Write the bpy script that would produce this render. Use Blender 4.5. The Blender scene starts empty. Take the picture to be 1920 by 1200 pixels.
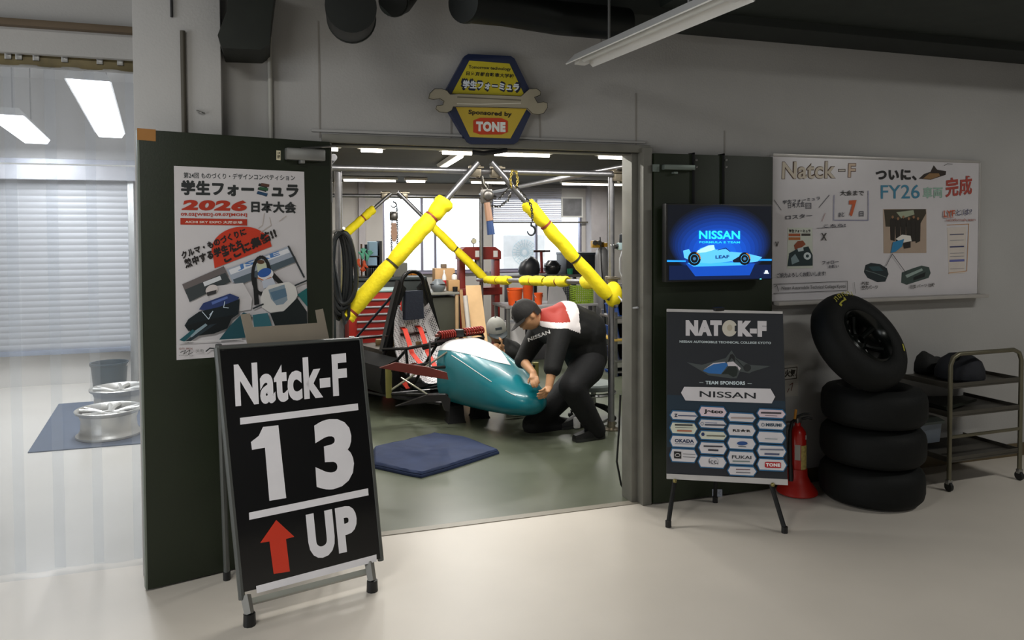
import bpy, bmesh, math, random
from mathutils import Matrix, Vector
random.seed(7)
S = bpy.context.scene
COL = S.collection
PI = math.pi
R = math.radians
# ------------------------------------------------------------------ camera
F = 1400.0; CX = 960.0; CY = 480.0
CAM = Vector((0.0, -4.0, 1.63))
YAW, PITCH, ROLL = R(17.8), R(1.78), R(-0.23)
CR = (Matrix.Rotation(-YAW, 4, 'Z') @ Matrix.Rotation(PI/2-PITCH, 4, 'X') @ Matrix.Rotation(ROLL, 4, 'Z')).to_3x3()
cd = bpy.data.cameras.new('camera'); cam = bpy.data.objects.new('camera', cd); COL.objects.link(cam)
cam.matrix_world = Matrix.Translation(CAM) @ CR.to_4x4()
cd.sensor_width = 36; cd.lens = F/1920*36; cd.shift_x = 0; cd.shift_y = -(600-CY)/1920
cd.clip_start = .05; cd.clip_end = 200
S.camera = cam
# ------------------------------------------------------------------ world, exposure, big lights
S.view_settings.view_transform = 'Standard'; S.view_settings.look = 'None'
S.view_settings.gamma = 1; S.view_settings.use_curve_mapping = False
S.view_settings.exposure = 0.0
W = bpy.data.worlds.new('sky'); S.world = W; W.use_nodes = True
bg = W.node_tree.nodes['Background']; bg.inputs[0].default_value = (.86, .93, 1, 1); bg.inputs[1].default_value = 3.0
def area(name, loc, rot, sx, sy, power, col=(1, 1, 1), spread=None):
    l = bpy.data.lights.new(name, 'AREA'); l.shape = 'RECTANGLE'; l.size = sx; l.size_y = sy; l.energy = power; l.color = col
    if spread: l.spread = spread
    o = bpy.data.objects.new(name, l); COL.objects.link(o); o.location = loc; o.rotation_euler = rot
    return o
# hall: daylight from the big door far left, weak ceiling tubes behind the photographer
area('hall_door_daylight', (-4.35, -2.6, 1.5), (0, R(-90), 0), 2.4, 2.6, 85, (.93, .96, 1))
area('hall_tube_light', (-1.2, -2.7, 3.15), (0, 0, R(5)), 1.2, .25, 55, (1, .98, .93))
area('hall_tube_light', (2.6, -5.2, 3.15), (0, 0, R(5)), 1.2, .25, 32, (1, .98, .93))
area('hall_tube_light', (5.2, -2.6, 3.15), (0, 0, R(5)), 1.2, .25, 40, (1, .98, .93))
# ------------------------------------------------------------------ pixel rays onto real planes
def ray(px, py): return CR @ Vector(((px-CX)/F, (CY-py)/F, -1))
def onY(px, py, y): d = ray(px, py); return CAM + d*((y-CAM.y)/d.y)
def onZ(px, py, z): d = ray(px, py); return CAM + d*((z-CAM.z)/d.z)
def atd(px, py, zc): return CAM + ray(px, py)*zc
def onP(px, py, P, n): d = ray(px, py); return CAM + d*((P-CAM).dot(n)/d.dot(n))
# ceiling tubes of the workshop and the side room: the lamps built further down hang at these very spots
TUBES = []
for y_, spans, pw in ((2.95, ((585, 640), (671, 723), (824, 890), (922, 1035), (1118, 1185)), 26), (6.9, ((640, 745), (758, 800), (880, 950), (1051, 1178)), 26)):
    for xa_, xb_ in spans: TUBES.append(((onY(xa_, 300, y_).x, y_), (onY(xb_, 300, y_).x, y_), pw))
TUBES += [((1.80, 3.2), (1.92, 4.7), 34), ((.45, .85), (1.65, .85), 22), ((1.8, .85), (3.0, .85), 22)]  # the last two are added tubes, unseen behind the lintel, brightening beam and pads
for (xa_, ya_), (xb_, yb_), pw in TUBES:
    L_ = math.hypot(xb_-xa_, yb_-ya_); area('workshop_tube_light', ((xa_+xb_)/2, (ya_+yb_)/2, 2.365), (0, 0, math.atan2(yb_-ya_, xb_-xa_)), L_-.08, .04, pw*max(.5, L_), (1, .97, .92))
SIDE = []
for p_, q_, pw in (((10, 215), (68, 262), 48), ((165, 150), (207, 250), 44)):
    p_, q_ = onZ(*p_, 2.6), onZ(*q_, 2.6); SIDE.append((p_, q_)); c_ = (p_+q_)/2; d_ = q_-p_
    area('room_tube_light', (c_.x, c_.y, 2.555), (0, 0, math.atan2(d_.y, d_.x)), d_.length-.1, .14, pw, (.97, .98, 1))
# ------------------------------------------------------------------ materials
def lin(c):
    if isinstance(c, str):
        c = tuple(int(c[i:i+2], 16)/255 for i in (1, 3, 5))
    return tuple(x/12.92 if x <= .04045 else ((x+.055)/1.055)**2.4 for x in c)
MATS = {}
def mat(name, c, rough=.6, metal=0, var=.06, scale=8, bump=0, bscale=60, emit=0, coat=0, alpha=1, spec=.5):
    if name in MATS: return MATS[name]
    m = bpy.data.materials.new(name); m.use_nodes = True; nt = m.node_tree; n = nt.nodes; b = n['Principled BSDF']
    c = lin(c)
    tc = n.new('ShaderNodeTexCoord'); nz = n.new('ShaderNodeTexNoise'); nz.inputs['Scale'].default_value = scale; nz.inputs['Detail'].default_value = 4
    mr = n.new('ShaderNodeMapRange'); mr.inputs[1].default_value = .3; mr.inputs[2].default_value = .7; mr.inputs[3].default_value = 1-var; mr.inputs[4].default_value = 1+var
    hs = n.new('ShaderNodeHueSaturation'); hs.inputs['Color'].default_value = (*c, 1)
    L = nt.links.new
    L(tc.outputs['Object'], nz.inputs['Vector']); L(nz.outputs['Fac'], mr.inputs[0]); L(mr.outputs[0], hs.inputs['Value']); L(hs.outputs[0], b.inputs['Base Color'])
    b.inputs['Roughness'].default_value = rough; b.inputs['Metallic'].default_value = metal; b.inputs['Specular IOR Level'].default_value = spec
    if coat: b.inputs['Coat Weight'].default_value = coat; b.inputs['Coat Roughness'].default_value = .06
    if alpha < 1: b.inputs['Alpha'].default_value = alpha
    if emit: b.inputs['Emission Color'].default_value = (*c, 1); b.inputs['Emission Strength'].default_value = emit
    if bump:
        n2 = n.new('ShaderNodeTexNoise'); n2.inputs['Scale'].default_value = bscale; bp = n.new('ShaderNodeBump'); bp.inputs['Strength'].default_value = bump; bp.inputs['Distance'].default_value = .01
        L(tc.outputs['Object'], n2.inputs['Vector']); L(n2.outputs['Fac'], bp.inputs['Height']); L(bp.outputs[0], b.inputs['Normal'])
    MATS[name] = m; return m
def ink(hexc, emit=0, rough=.55):
    return mat('ink_'+hexc[1:]+('_lit%g' % emit if emit else '')+('' if rough == .55 else '_g'), hexc, rough=rough, var=.04, emit=emit)
def clear_mat(name, tint, fac, rough=.05, diffuse=0):
    m = bpy.data.materials.new(name); m.use_nodes = True; nt = m.node_tree; n = nt.nodes; n.clear(); L = nt.links.new
    out = n.new('ShaderNodeOutputMaterial'); tr = n.new('ShaderNodeBsdfTransparent'); tr.inputs[0].default_value = (*tint, 1)
    gl = n.new('ShaderNodeBsdfGlossy'); gl.inputs['Roughness'].default_value = rough
    fr = n.new('ShaderNodeFresnel'); fr.inputs[0].default_value = 1.45
    nz = n.new('ShaderNodeTexNoise'); nz.inputs['Scale'].default_value = 3; tc = n.new('ShaderNodeTexCoord'); L(tc.outputs['Object'], nz.inputs['Vector'])
    bp = n.new('ShaderNodeBump'); bp.inputs['Strength'].default_value = .25; bp.inputs['Distance'].default_value = .02; L(nz.outputs['Fac'], bp.inputs['Height']); L(bp.outputs[0], gl.inputs['Normal'])
    ml = n.new('ShaderNodeMath'); ml.operation = 'MULTIPLY'; ml.inputs[1].default_value = fac; L(fr.outputs[0], ml.inputs[0])
    mx = n.new('ShaderNodeMixShader'); L(ml.outputs[0], mx.inputs[0]); L(tr.outputs[0], mx.inputs[1]); L(gl.outputs[0], mx.inputs[2])
    if diffuse:
        df = n.new('ShaderNodeBsdfDiffuse'); df.inputs[0].default_value = (.9, .92, .95, 1); m2 = n.new('ShaderNodeMixShader'); m2.inputs[0].default_value = diffuse
        L(mx.outputs[0], m2.inputs[1]); L(df.outputs[0], m2.inputs[2]); mx = m2
    L(mx.outputs[0], out.inputs[0]); MATS[name] = m; return m
# palette
wallm = mat('painted_wall', '#a6a5a3', .75, var=.05, scale=1.5, bump=.12, bscale=90)
pillm = mat('pillar_paint', '#b4b3b1', .7, var=.04, scale=2, bump=.1, bscale=90)
inwall = mat('workshop_wall_paint', '#b9b5b0', .8, var=.05, scale=2)
roomw = mat('room_wall_paint', '#d3d1cd', .75, var=.03, scale=2)
hallfl = mat('epoxy_floor', '#d0c9be', .42, var=.06, scale=1.2, bump=.06, bscale=4)
workfl = mat('workshop_floor', '#575c4d', .34, var=.14, scale=2.2, bump=.05, bscale=6)
roomfl = mat('room_floor', '#cbc8c1', .22, var=.04, scale=1.5, bump=.03, bscale=5)
darkceil = mat('dark_ceiling', '#1c211e', .8, var=.2, scale=3)
workceil = mat('workshop_ceiling_panel', '#46443b', .85, var=.1, scale=3)
doorm = mat('olive_door_paint', '#18220f', .5, var=.12, scale=5, bump=.05, bscale=120)
steel = mat('brushed_steel', '#9a9a98', .35, .9, var=.08, scale=30)
framem = mat('door_frame_grey', '#77766f', .5, .3, var=.08)
chrome = mat('chrome', '#c9cbcd', .12, 1, var=.03)
alu = mat('aluminium', '#a7a8a6', .38, .85, var=.06)
black = mat('black_plastic', '#131415', .45, var=.1)
blackm = mat('black_matte', '#0f1011', .8, var=.15)
rubber = mat('tyre_rubber', '#0b0d0c', .7, var=.15, scale=20, bump=.1, spec=.25)
white = mat('white_paint', '#dcdcda', .5, var=.03)
paper = mat('white_paper', '#d6d3d6', .65, var=.02)
red = mat('red_paint', '#a3261c', .4, var=.08)
yel = mat('yellow_foam', '#f0dc12', .75, var=.08, scale=14, bump=.25, bscale=45)
wood = mat('plywood', '#d7b283', .65, var=.12, scale=4)
teal = mat('teal_gelcoat', '#0c7480', .3, var=.04, coat=.25)
gel = mat('white_gelcoat', '#f0f0f2', .25, var=.02, coat=.4)
skin = mat('skin', '#b98a63', .55, var=.07, scale=20)
# ------------------------------------------------------------------ objects
def prop(o, label=None, cat=None, group=None, kind=None):
    if label: o['label'] = label
    if cat: o['category'] = cat
    if group: o['group'] = group
    if kind: o['kind'] = kind
    return o
def thing(name, label, cat, loc=(0, 0, 0), group=None):
    o = bpy.data.objects.new(name, None); COL.objects.link(o); o.location = loc; o.empty_display_size = .1
    return prop(o, label, cat, group)
def rootloc(o):
    while o.parent: o = o.parent
    return Vector(o.location)
def copy_thing(o, move=(0, 0, 0), label=None, parent=None):
    c = o.copy(); COL.objects.link(c); c.parent = parent
    for ch in list(o.children): copy_thing(ch, None, None, c)
    if move is not None: c.location = Vector(o.location)+Vector(move)
    if label: c['label'] = label
    return c
class MB:
    def __init__(s, M=None): s.v = []; s.f = []; s.mi = []; s.sm = []; s.M = M or Matrix(); s.cur = 0; s.smooth = False
    def add(s, vs, fs, smooth=None):
        b = len(s.v); s.v += [s.M @ Vector(v) for v in vs]
        for f in fs: s.f.append([b+i for i in f]); s.mi.append(s.cur); s.sm.append(s.smooth if smooth is None else smooth)
        return s
    def box(s, lo, hi, bev=0, M=None):
        x0, y0, z0 = lo; x1, y1, z1 = hi; c = Vector(((x0+x1)/2, (y0+y1)/2, (z0+z1)/2)); d = (abs(x1-x0), abs(y1-y0), abs(z1-z0))
        bm = bmesh.new(); bmesh.ops.create_cube(bm, size=1)
        for v in bm.verts: v.co = Vector((v.co.x*d[0], v.co.y*d[1], v.co.z*d[2]))
        if bev: bmesh.ops.bevel(bm, geom=bm.edges[:], offset=min(bev, min(d)*.45), segments=2, affect='EDGES', profile=.6)
        T = (M or Matrix()) @ Matrix.Translation(c)
        bm.verts.ensure_lookup_table(); s.add([T @ v.co for v in bm.verts], [[v.index for v in f.verts] for f in bm.faces], False); bm.free(); return s
    def loft(s, rings, closed=False, cap=True, smooth=True):
        n = len(rings[0]); vs = [p for r in rings for p in r]; fs = []; m = len(rings)
        for i in range(m if closed else m-1):
            a = i*n; b = ((i+1) % m)*n
            for j in range(n): fs.append([a+j, a+(j+1) % n, b+(j+1) % n, b+j])
        s.add(vs, fs, smooth)
        if cap and not closed: s.add(rings[0], [list(range(n))[::-1]], False); s.add(rings[-1], [list(range(n))], False)
        return s
    def tube(s, pts, r, seg=10, cap=True, closed=False, smooth=True):
        pts = [Vector(p) for p in pts]; n = len(pts); rs = r if isinstance(r, (list, tuple)) else [r]*n
        rings = []; up = None
        for i, p in enumerate(pts):
            a = pts[i-1] if (i > 0 or closed) else p; b = pts[(i+1) % n] if (i < n-1 or closed) else p
            t = (b-a).normalized()
            if up is None:
                up = Vector((0, 0, 1)) if abs(t.z) < .9 else Vector((1, 0, 0))
            up = (up - t*up.dot(t)).normalized(); w = t.cross(up)
            rings.append([p+(up*math.cos(q)+w*math.sin(q))*rs[i] for q in (2*PI*k/seg for k in range(seg))])
        return s.loft(rings, closed, cap, smooth)
    def lathe(s, prof, seg=32, M=None, closed=False, cap=False):
        M = M or Matrix()
        rings = [[M @ Vector((r*math.cos(2*PI*k/seg), r*math.sin(2*PI*k/seg), z)) for k in range(seg)] for r, z in prof]
        return s.loft(rings, closed, cap)
    def prism(s, poly, z0, z1, M=None):
        M = M or Matrix(); n = len(poly)
        a = [M @ Vector((x, y, z0)) for x, y in poly]; b = [M @ Vector((x, y, z1)) for x, y in poly]
        s.add(a+b, [list(range(n))[::-1], list(range(n, 2*n))]+[[i, (i+1) % n, n+(i+1) % n, n+i] for i in range(n)], False); return s
    def ball(s, c, r, seg=16, rg=10, M=None, sc=(1, 1, 1)):
        T = (M or Matrix()); c = Vector(c)
        rings = [[T @ (c+Vector((sc[0]*r*math.sin(PI*i/rg)*math.cos(2*PI*k/seg), sc[1]*r*math.sin(PI*i/rg)*math.sin(2*PI*k/seg), -sc[2]*r*math.cos(PI*i/rg)))) for k in range(seg)] for i in range(rg+1)]
        return s.loft(rings, cap=False)
    def poly(s, pts): return s.add(pts, [list(range(len(pts)))], False)
    def build(s, name, m, parent=None, label=None, sharp=40):
        me = bpy.data.meshes.new(name); off = rootloc(parent) if parent else Vector()
        me.from_pydata([tuple(v-off) for v in s.v], [], s.f)
        for x in (m if isinstance(m, (list, tuple)) else [m]): me.materials.append(x)
        me.polygons.foreach_set('material_index', s.mi); me.polygons.foreach_set('use_smooth', s.sm)
        bm = bmesh.new(); bm.from_mesh(me); bmesh.ops.remove_doubles(bm, verts=bm.verts, dist=1e-5)
        bmesh.ops.recalc_face_normals(bm, faces=bm.faces); bm.to_mesh(me); bm.free()
        me.set_sharp_from_angle(angle=R(sharp)); me.update()
        o = bpy.data.objects.new(name, me); COL.objects.link(o)
        if parent: o.parent = parent
        if label: o['label'] = label
        return o
def struct(name, mb, m): return prop(mb.build(name, m), kind='structure')
def box1(lo, hi, bev=0): return MB().box(lo, hi, bev)
def frame_at(P, x, y):
    x = Vector(x).normalized(); y = Vector(y); y = (y-x*y.dot(x)).normalized(); z = x.cross(y)
    M = Matrix((x, y, z)).transposed().to_4x4(); M.translation = Vector(P); return M
def axis_frame(P, z):   # local z along given axis
    z = Vector(z).normalized(); x = Vector((0, 0, 1)).cross(z)
    if x.length < .01: x = Vector((1, 0, 0))
    return frame_at(P, x, z.cross(x))
TXT = {}
def text_mesh(t, bold):
    k = (t, bold)
    if k not in TXT:
        c = bpy.data.curves.new('t', 'FONT'); c.body = t; c.offset = min(bold, .03) if ord(t[0]) > 999 else bold; c.space_character = 1+max(0, bold-.015)*2.6; c.resolution_u = 4
        o = bpy.data.objects.new('t', c); COL.objects.link(o); dg = bpy.context.evaluated_depsgraph_get()
        m = bpy.data.meshes.new_from_object(o.evaluated_get(dg))
        vs = [v.co.copy() for v in m.vertices]; fs = [list(p.vertices) for p in m.polygons]
        bpy.data.objects.remove(o); bpy.data.curves.remove(c); bpy.data.meshes.remove(m)
        x0 = min(v.x for v in vs); x1 = max(v.x for v in vs); y0 = min(v.y for v in vs); y1 = max(v.y for v in vs)
        TXT[k] = ([((v.x-x0)/(x1-x0), (v.y-y0)/(y1-y0)) for v in vs], fs)
    return TXT[k]
class Art:
    """printed artwork on a real flat panel: outlines are measured on the photograph and laid on the panel's own plane"""
    def __init__(s, P, n, base=.0006, step=.00025, emit=0, rough=.55):
        s.n = Vector(n).normalized(); s.P = Vector(P)
        if s.n.dot(CAM-s.P) < 0: s.n = -s.n
        s.mb = MB(); s.m = []; s.k = {}; s.lay = base; s.step = step; s.emit = emit; s.rough = rough
    def c(s, col, emit=None):
        e = s.emit if emit is None else emit; key = (col, e)
        if key not in s.k: s.k[key] = len(s.m); s.m.append(ink(col, e, s.rough))
        s.mb.cur = s.k[key]; s.lay += s.step; return s
    def w(s, p): return onP(p[0], p[1], s.P, s.n) + s.n*s.lay
    def poly(s, col, pts, emit=None): s.c(col, emit); s.mb.poly([s.w(p) for p in pts]); return s
    def quad(s, col, x0, y0, x1, y1, sl=0, emit=None): return s.poly(col, [(x0, y0), (x1, y0+sl), (x1, y1+sl), (x0, y1)], emit)
    def disc(s, col, cx, cy, rx, ry, a0=0, a1=360, rot=0, n=28, emit=None):
        p = []
        for i in range(n + (0 if a1-a0 >= 360 else 1)):
            a = R(a0+(a1-a0)*i/n); x, y = rx*math.cos(a), ry*math.sin(a); c, q = math.cos(R(rot)), math.sin(R(rot))
            p.append((cx+x*c-y*q, cy+x*q+y*c))
        return s.poly(col, p, emit)
    def line(s, col, pts, w, emit=None, closed=False):
        s.c(col, emit); n = len(pts); h = w/2
        for i in range(n if closed else n-1):
            (x0, y0), (x1, y1) = pts[i], pts[(i+1) % n]; d = math.hypot(x1-x0, y1-y0) or 1; ux, uy = (x1-x0)/d*h*.7, (y1-y0)/d*h*.7; nx, ny = -(y1-y0)/d*h, (x1-x0)/d*h
            s.mb.poly([s.w(p) for p in ((x0-ux+nx, y0-uy+ny), (x1+ux+nx, y1+uy+ny), (x1+ux-nx, y1+uy-ny), (x0-ux-nx, y0-uy-ny))]); s.lay += 2e-6
        return s
    def ring(s, col, cx, cy, rx, ry, w, emit=None, n=28, a0=0, a1=360):
        return s.line(col, [(cx+rx*math.cos(R(a0+(a1-a0)*i/n)), cy+ry*math.sin(R(a0+(a1-a0)*i/n))) for i in range(n+1)], w, emit)
    def text(s, t, col, bl, br, tl, bold=.02, emit=None):
        s.c(col, emit); vs, fs = text_mesh(t, bold)
        if ord(t[0]) > 999 and bold > .035:      # heavy Japanese lettering: thicken the strokes sideways and upward
            n_ = len(t); w_ = (br[0]-bl[0])/n_*.022*bold/.04; h_ = (tl[1]-bl[1])*.022*bold/.04
            for ox, oy in ((-w_, 0), (w_, 0), (0, h_), (0, -h_)): s.mb.add([s.w((bl[0]+ox+u*(br[0]-bl[0])+v*(tl[0]-bl[0]), bl[1]+oy+u*(br[1]-bl[1])+v*(tl[1]-bl[1]))) for u, v in vs], fs, False); s.lay += 6e-6
        s.mb.add([s.w((bl[0]+u*(br[0]-bl[0])+v*(tl[0]-bl[0]), bl[1]+u*(br[1]-bl[1])+v*(tl[1]-bl[1]))) for u, v in vs], fs, False); return s
    def t(s, t, col, x0, y0, x1, y1, sl=0, bold=.02, sk=0, emit=None):
        return s.text(t, col, (x0, y1), (x1, y1+sl), (x0+sk, y0), bold, emit)
    def done(s, name, parent, label=None): 
        o = s.mb.build(name, s.m, parent, label)
        return o
def skin_mb(joints, edges, sub=2, rootj=None, colour=None, smooth=.4):
    """limb surface grown over a joint skeleton: joints {name:(pos, radius or (rx,ry))}"""
    ks = list(joints); me = bpy.data.meshes.new('s')
    me.from_pydata([tuple(Vector(joints[k][0])) for k in ks], [(ks.index(a), ks.index(b)) for a, b in edges], [])
    o = bpy.data.objects.new('s', me); COL.objects.link(o)
    sk = o.modifiers.new('s', 'SKIN'); sk.use_smooth_shade = True; sk.branch_smoothing = smooth
    d = me.skin_vertices[0].data
    for i, k in enumerate(ks):
        r = joints[k][1]; d[i].radius = r if isinstance(r, tuple) else (r, r); d[i].use_root = (k == (rootj or ks[0]))
    if sub: sb = o.modifiers.new('b', 'SUBSURF'); sb.levels = sub; sb.render_levels = sub
    dg = bpy.context.evaluated_depsgraph_get(); e = bpy.data.meshes.new_from_object(o.evaluated_get(dg))
    bpy.data.objects.remove(o); bpy.data.meshes.remove(me)
    mb = MB(); mb.v = [v.co.copy() for v in e.vertices]; mb.f = [list(p.vertices) for p in e.polygons]; mb.sm = [True]*len(mb.f)
    mb.mi = [colour(p.center) if colour else 0 for p in e.polygons]
    bpy.data.meshes.remove(e); return mb
def fuse(mb, vox, it=6, fac=.5, colour=None):
    """melt overlapping closed volumes into one continuous skin"""
    me = bpy.data.meshes.new('f'); me.from_pydata([tuple(v) for v in mb.v], [], mb.f)
    bm = bmesh.new(); bm.from_mesh(me); bmesh.ops.remove_doubles(bm, verts=bm.verts, dist=1e-5); bmesh.ops.recalc_face_normals(bm, faces=bm.faces); bm.to_mesh(me); bm.free()
    o = bpy.data.objects.new('f', me); COL.objects.link(o)
    r = o.modifiers.new('r', 'REMESH'); r.mode = 'VOXEL'; r.voxel_size = vox; r.adaptivity = 0
    if it: q = o.modifiers.new('s', 'SMOOTH'); q.factor = fac; q.iterations = it
    dg = bpy.context.evaluated_depsgraph_get(); e = bpy.data.meshes.new_from_object(o.evaluated_get(dg)); bpy.data.objects.remove(o); bpy.data.meshes.remove(me)
    m = MB(); m.v = [v.co.copy() for v in e.vertices]; m.f = [list(p.vertices) for p in e.polygons]; m.sm = [True]*len(m.f); m.mi = [colour(p.center) if colour else 0 for p in e.polygons]
    bpy.data.meshes.remove(e); return m
def capsule(m, a, b, ra, rb, seg=16):
    a, b = Vector(a), Vector(b); d = b-a; L_ = d.length; d.normalize(); pts = []; rs = []
    for k in range(6): q = PI/2*(1-k/5); pts.append(a-d*ra*math.sin(q)); rs.append(max(.0005, ra*math.cos(q)))
    for k in range(1, 6): q = PI/2*k/5; pts.append(b+d*rb*math.sin(q)); rs.append(max(.0005, rb*math.cos(q)))
    return m.tube(pts, rs, seg)
def limb_mb(J, Rd, edges):
    m = MB()
    for a, b in edges:
        if a in Rd and b in Rd: capsule(m, J[a], J[b], Rd[a], Rd[b])
    return m
def merge(*mbs):
    r = MB()
    for m in mbs:
        b = len(r.v); r.v += m.v; r.f += [[b+i for i in f] for f in m.f]; r.mi += m.mi; r.sm += m.sm
    return r
def stick(art, target, off=.003):
    """lay printed artwork onto a curved surface (moves its points along the sight line of the print onto the cloth)"""
    from mathutils.bvhtree import BVHTree
    bv = BVHTree.FromPolygons(target.v, target.f); keep = []
    for i, v in enumerate(art.mb.v):
        d = (v-CAM).normalized(); h = bv.ray_cast(CAM, d)
        if h[0] is not None: art.mb.v[i] = h[0]-d*off
    return art
# ================================================================== the setting: hall
Xo0, Xo1, ZT = .30, 2.085, 2.10                      # door opening
PX0, PX1 = onY(250, 170, -.12).x, onY(415, 170, -.12).x   # pillar
struct('floor', box1((-5, -7.5, -.1), (9, .02, 0)), hallfl)
struct('floor_workshop', box1((-.05, .02, -.1), (8, 8.4, 0)), workfl)
struct('floor_side_room', box1((-8, .02, -.1), (-.05, 5.6, 0)), roomfl)
w = MB(); w.box((PX1-.25, 0, 0), (Xo0, .15, 3.5)); w.box((Xo0, 0, ZT), (Xo1, .15, 3.5)); w.box((Xo1, 0, 0), (9, .15, 3.5))
w.box((-8, 0, 2.47), (PX1-.25, .15, 3.5)); w.box((-8, 0, 0), (-4, .15, 2.47))
struct('wall_front', w, wallm)
struct('pillar', MB().box((PX0, -.12, 0), (PX1, 0, 3.5), .006), pillm)
struct('wall_hall_left', box1((-5, -7.5, 0), (-4.9, 0, 3.5)), wallm)
struct('wall_hall_right', box1((8.9, -7.5, 0), (9, 0, 3.5)), wallm)
struct('wall_hall_back', box1((-5, -7.6, 0), (9, -7.5, 3.5)), wallm)
struct('ceiling', box1((-5, -7.5, 3.5), (9, .15, 3.6)), darkceil)
zb = onY(1500, 56, -.3).z
b = MB(); b.box((onY(905, 3, -.3).x, -.3, zb), (9, 0, 3.5), .01)
struct('beam', b, darkceil)
b = MB(); b.box((2.05, -1.2, zb+.05), (9, -.3, zb+.3)); struct('beam_flange', b, mat('dark_duct_sheet', '#262d28', .6, .2, var=.2))
struct('baseboard_right', box1((Xo1+.05, -.012, 0), (9, 0, .09)), mat('brown_baseboard', '#5d5038', .6))
# panel joints of the wall
j = MB()
for px, y0, y1 in ((1127, 25, 100), (1192, 175, 282), (1358, 245, 292), (1012, 215, 268), (597, 40, 258), (845, 150, 262)):
    a = onY(px, y0, 0); c = onY(px, y1, 0); j.box((a.x-.004, -.003, c.z), (a.x+.004, 0, a.z))
struct('trim_1', j, mat('joint_grey', '#8b8883', .8))
# steel door frame and lintel
f = MB()
f.box((Xo1-.005, -.05, 0), (Xo1+.055, .17, ZT+.03), .006); f.box((Xo1-.045, .02, 0), (Xo1-.005, .15, ZT), .004)
f.box((Xo0-.05, -.02, 0), (Xo0, .17, ZT+.03), .006); f.box((Xo0-.05, -.03, ZT), (Xo1+.055, .17, ZT+.045), .006)
f.box((Xo0, .03, ZT-.008), (Xo1, .12, ZT), .002)
struct('door_frame', f, framem)
struct('trim_2', box1((Xo0-.1, -.012, ZT+.055), (Xo1+.03, 0, ZT+.068), .003), wallm)
struct('trim_3', box1((Xo0, -.005, 0), (Xo1, .05, .004)), mat('threshold_strip', '#8d887c', .45, .1))
# ------------------------------------------------------------------ open door leaf on the left
H = Vector((Xo0-.01, -.05, 0)); E = onZ(272, 1117, 0); E = Vector((-.565, -.295, 0))
du = (E-H).normalized(); dn = Vector((-du.y, du.x, 0)); dn = dn if dn.y < 0 else -dn     # dn faces the camera
DW = (E-H).length
Md = Matrix((du, Vector((0, 0, 1)), dn)).transposed().to_4x4(); Md.translation = H       # local: x along leaf, y up, z to camera
m = MB(Md); m.box((0, .008, -.04), (DW, ZT, 0), .003)
door = struct('door_1', m, doorm)
dP = H+dn*.0
m = MB(Md); m.box((DW-.004, .01, -.041), (DW+.004, ZT-.002, .001)); m.build('edge_strip', mat('pale_door_edge', '#7d857c', .45, .4), door)  # paler strip down the free edge of the leaf
def doorpt(px, py): return Md.inverted() @ onP(px, py, H, dn)
a = doorpt(605, 282); c = doorpt(533, 300)
m = MB(Md); m.box((min(a.x, c.x), c.y, 0), (max(a.x, c.x), a.y, .045), .008)
q = doorpt(563, 303); m.box((q.x-.012, q.y-.012, .005), (q.x+.012, q.y+.006, .04), .004)
cl = m.build('door_closer', alu, door, label='silver door closer body')
m = MB(Md); p0 = doorpt(562, 283); p1 = doorpt(618, 277); m.tube([(p0.x, p0.y+.01, .03), (p1.x, p1.y+.005, .012), (-.02, p1.y+.005, .03)], .006, 6); m.build('closer_arm', steel, cl)
a = Art(dP, dn, base=.001); a.quad('#d8d2b4', 518, 282, 526, 300, .5); a.t('注意', '#3a3420', 520, 285, 525, 289.5, 0, .02); a.t('開閉', '#3a3420', 520, 291, 525, 297, 0, .02)
a.done('warning_label', door, 'cream warning label with black print')
tp = Art(dP, dn, base=.001); tp.poly('#a9763c', [(257, 240), (292, 243), (292, 265), (257, 262)])
prop(tp.done('adhesive_tape', None), 'strip of brown tape stuck on the top outer corner of the open left door', 'tape')
for zz in (.25, 1.85): MB(Md).tube([(-.005, zz-.06, -.02), (-.005, zz+.06, -.02)], .012, 8).build('hinge', steel, door)
# ------------------------------------------------------------------ door leaf folded flat on the right
rx1 = onY(1447, 600, -.06).x
m = MB(); m.box((Xo1+.06, -.062, .012), (rx1, -.02, ZT-.005), .003)
door2 = struct('door_2', m, doorm)
m = MB(); p = onY(1240, 309, -.062); q = onY(1297, 320, -.062); m.box((p.x, -.105, q.z), (q.x, -.062, p.z), .006)
r_ = onY(1262, 324, -.062); m.box((r_.x-.012, -.095, r_.z-.008), (r_.x+.014, -.065, r_.z+.004))
cl = m.build('door_closer', mat('dull_closer_grey', '#7b8680', .45, .6), door2, label='grey door closer body')
m = MB(); p = onY(1223, 308, -.062); q = onY(1235, 322, -.062); m.box((p.x, -.07, q.z), (q.x, -.062, p.z)); m.build('closer_bracket', mat('dull_closer_grey', '#7b8680'), door2)
a = Art((0, -.062, 0), (0, -1, 0), base=.001); a.quad('#aab0bd', 1335, 917, 1354, 931, .6); a.t('引く', '#6c7280', 1338, 920, 1351, 928, .3, .0)
a.done('blue_label', door2, 'pale blue sticker low on the leaf')
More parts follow.
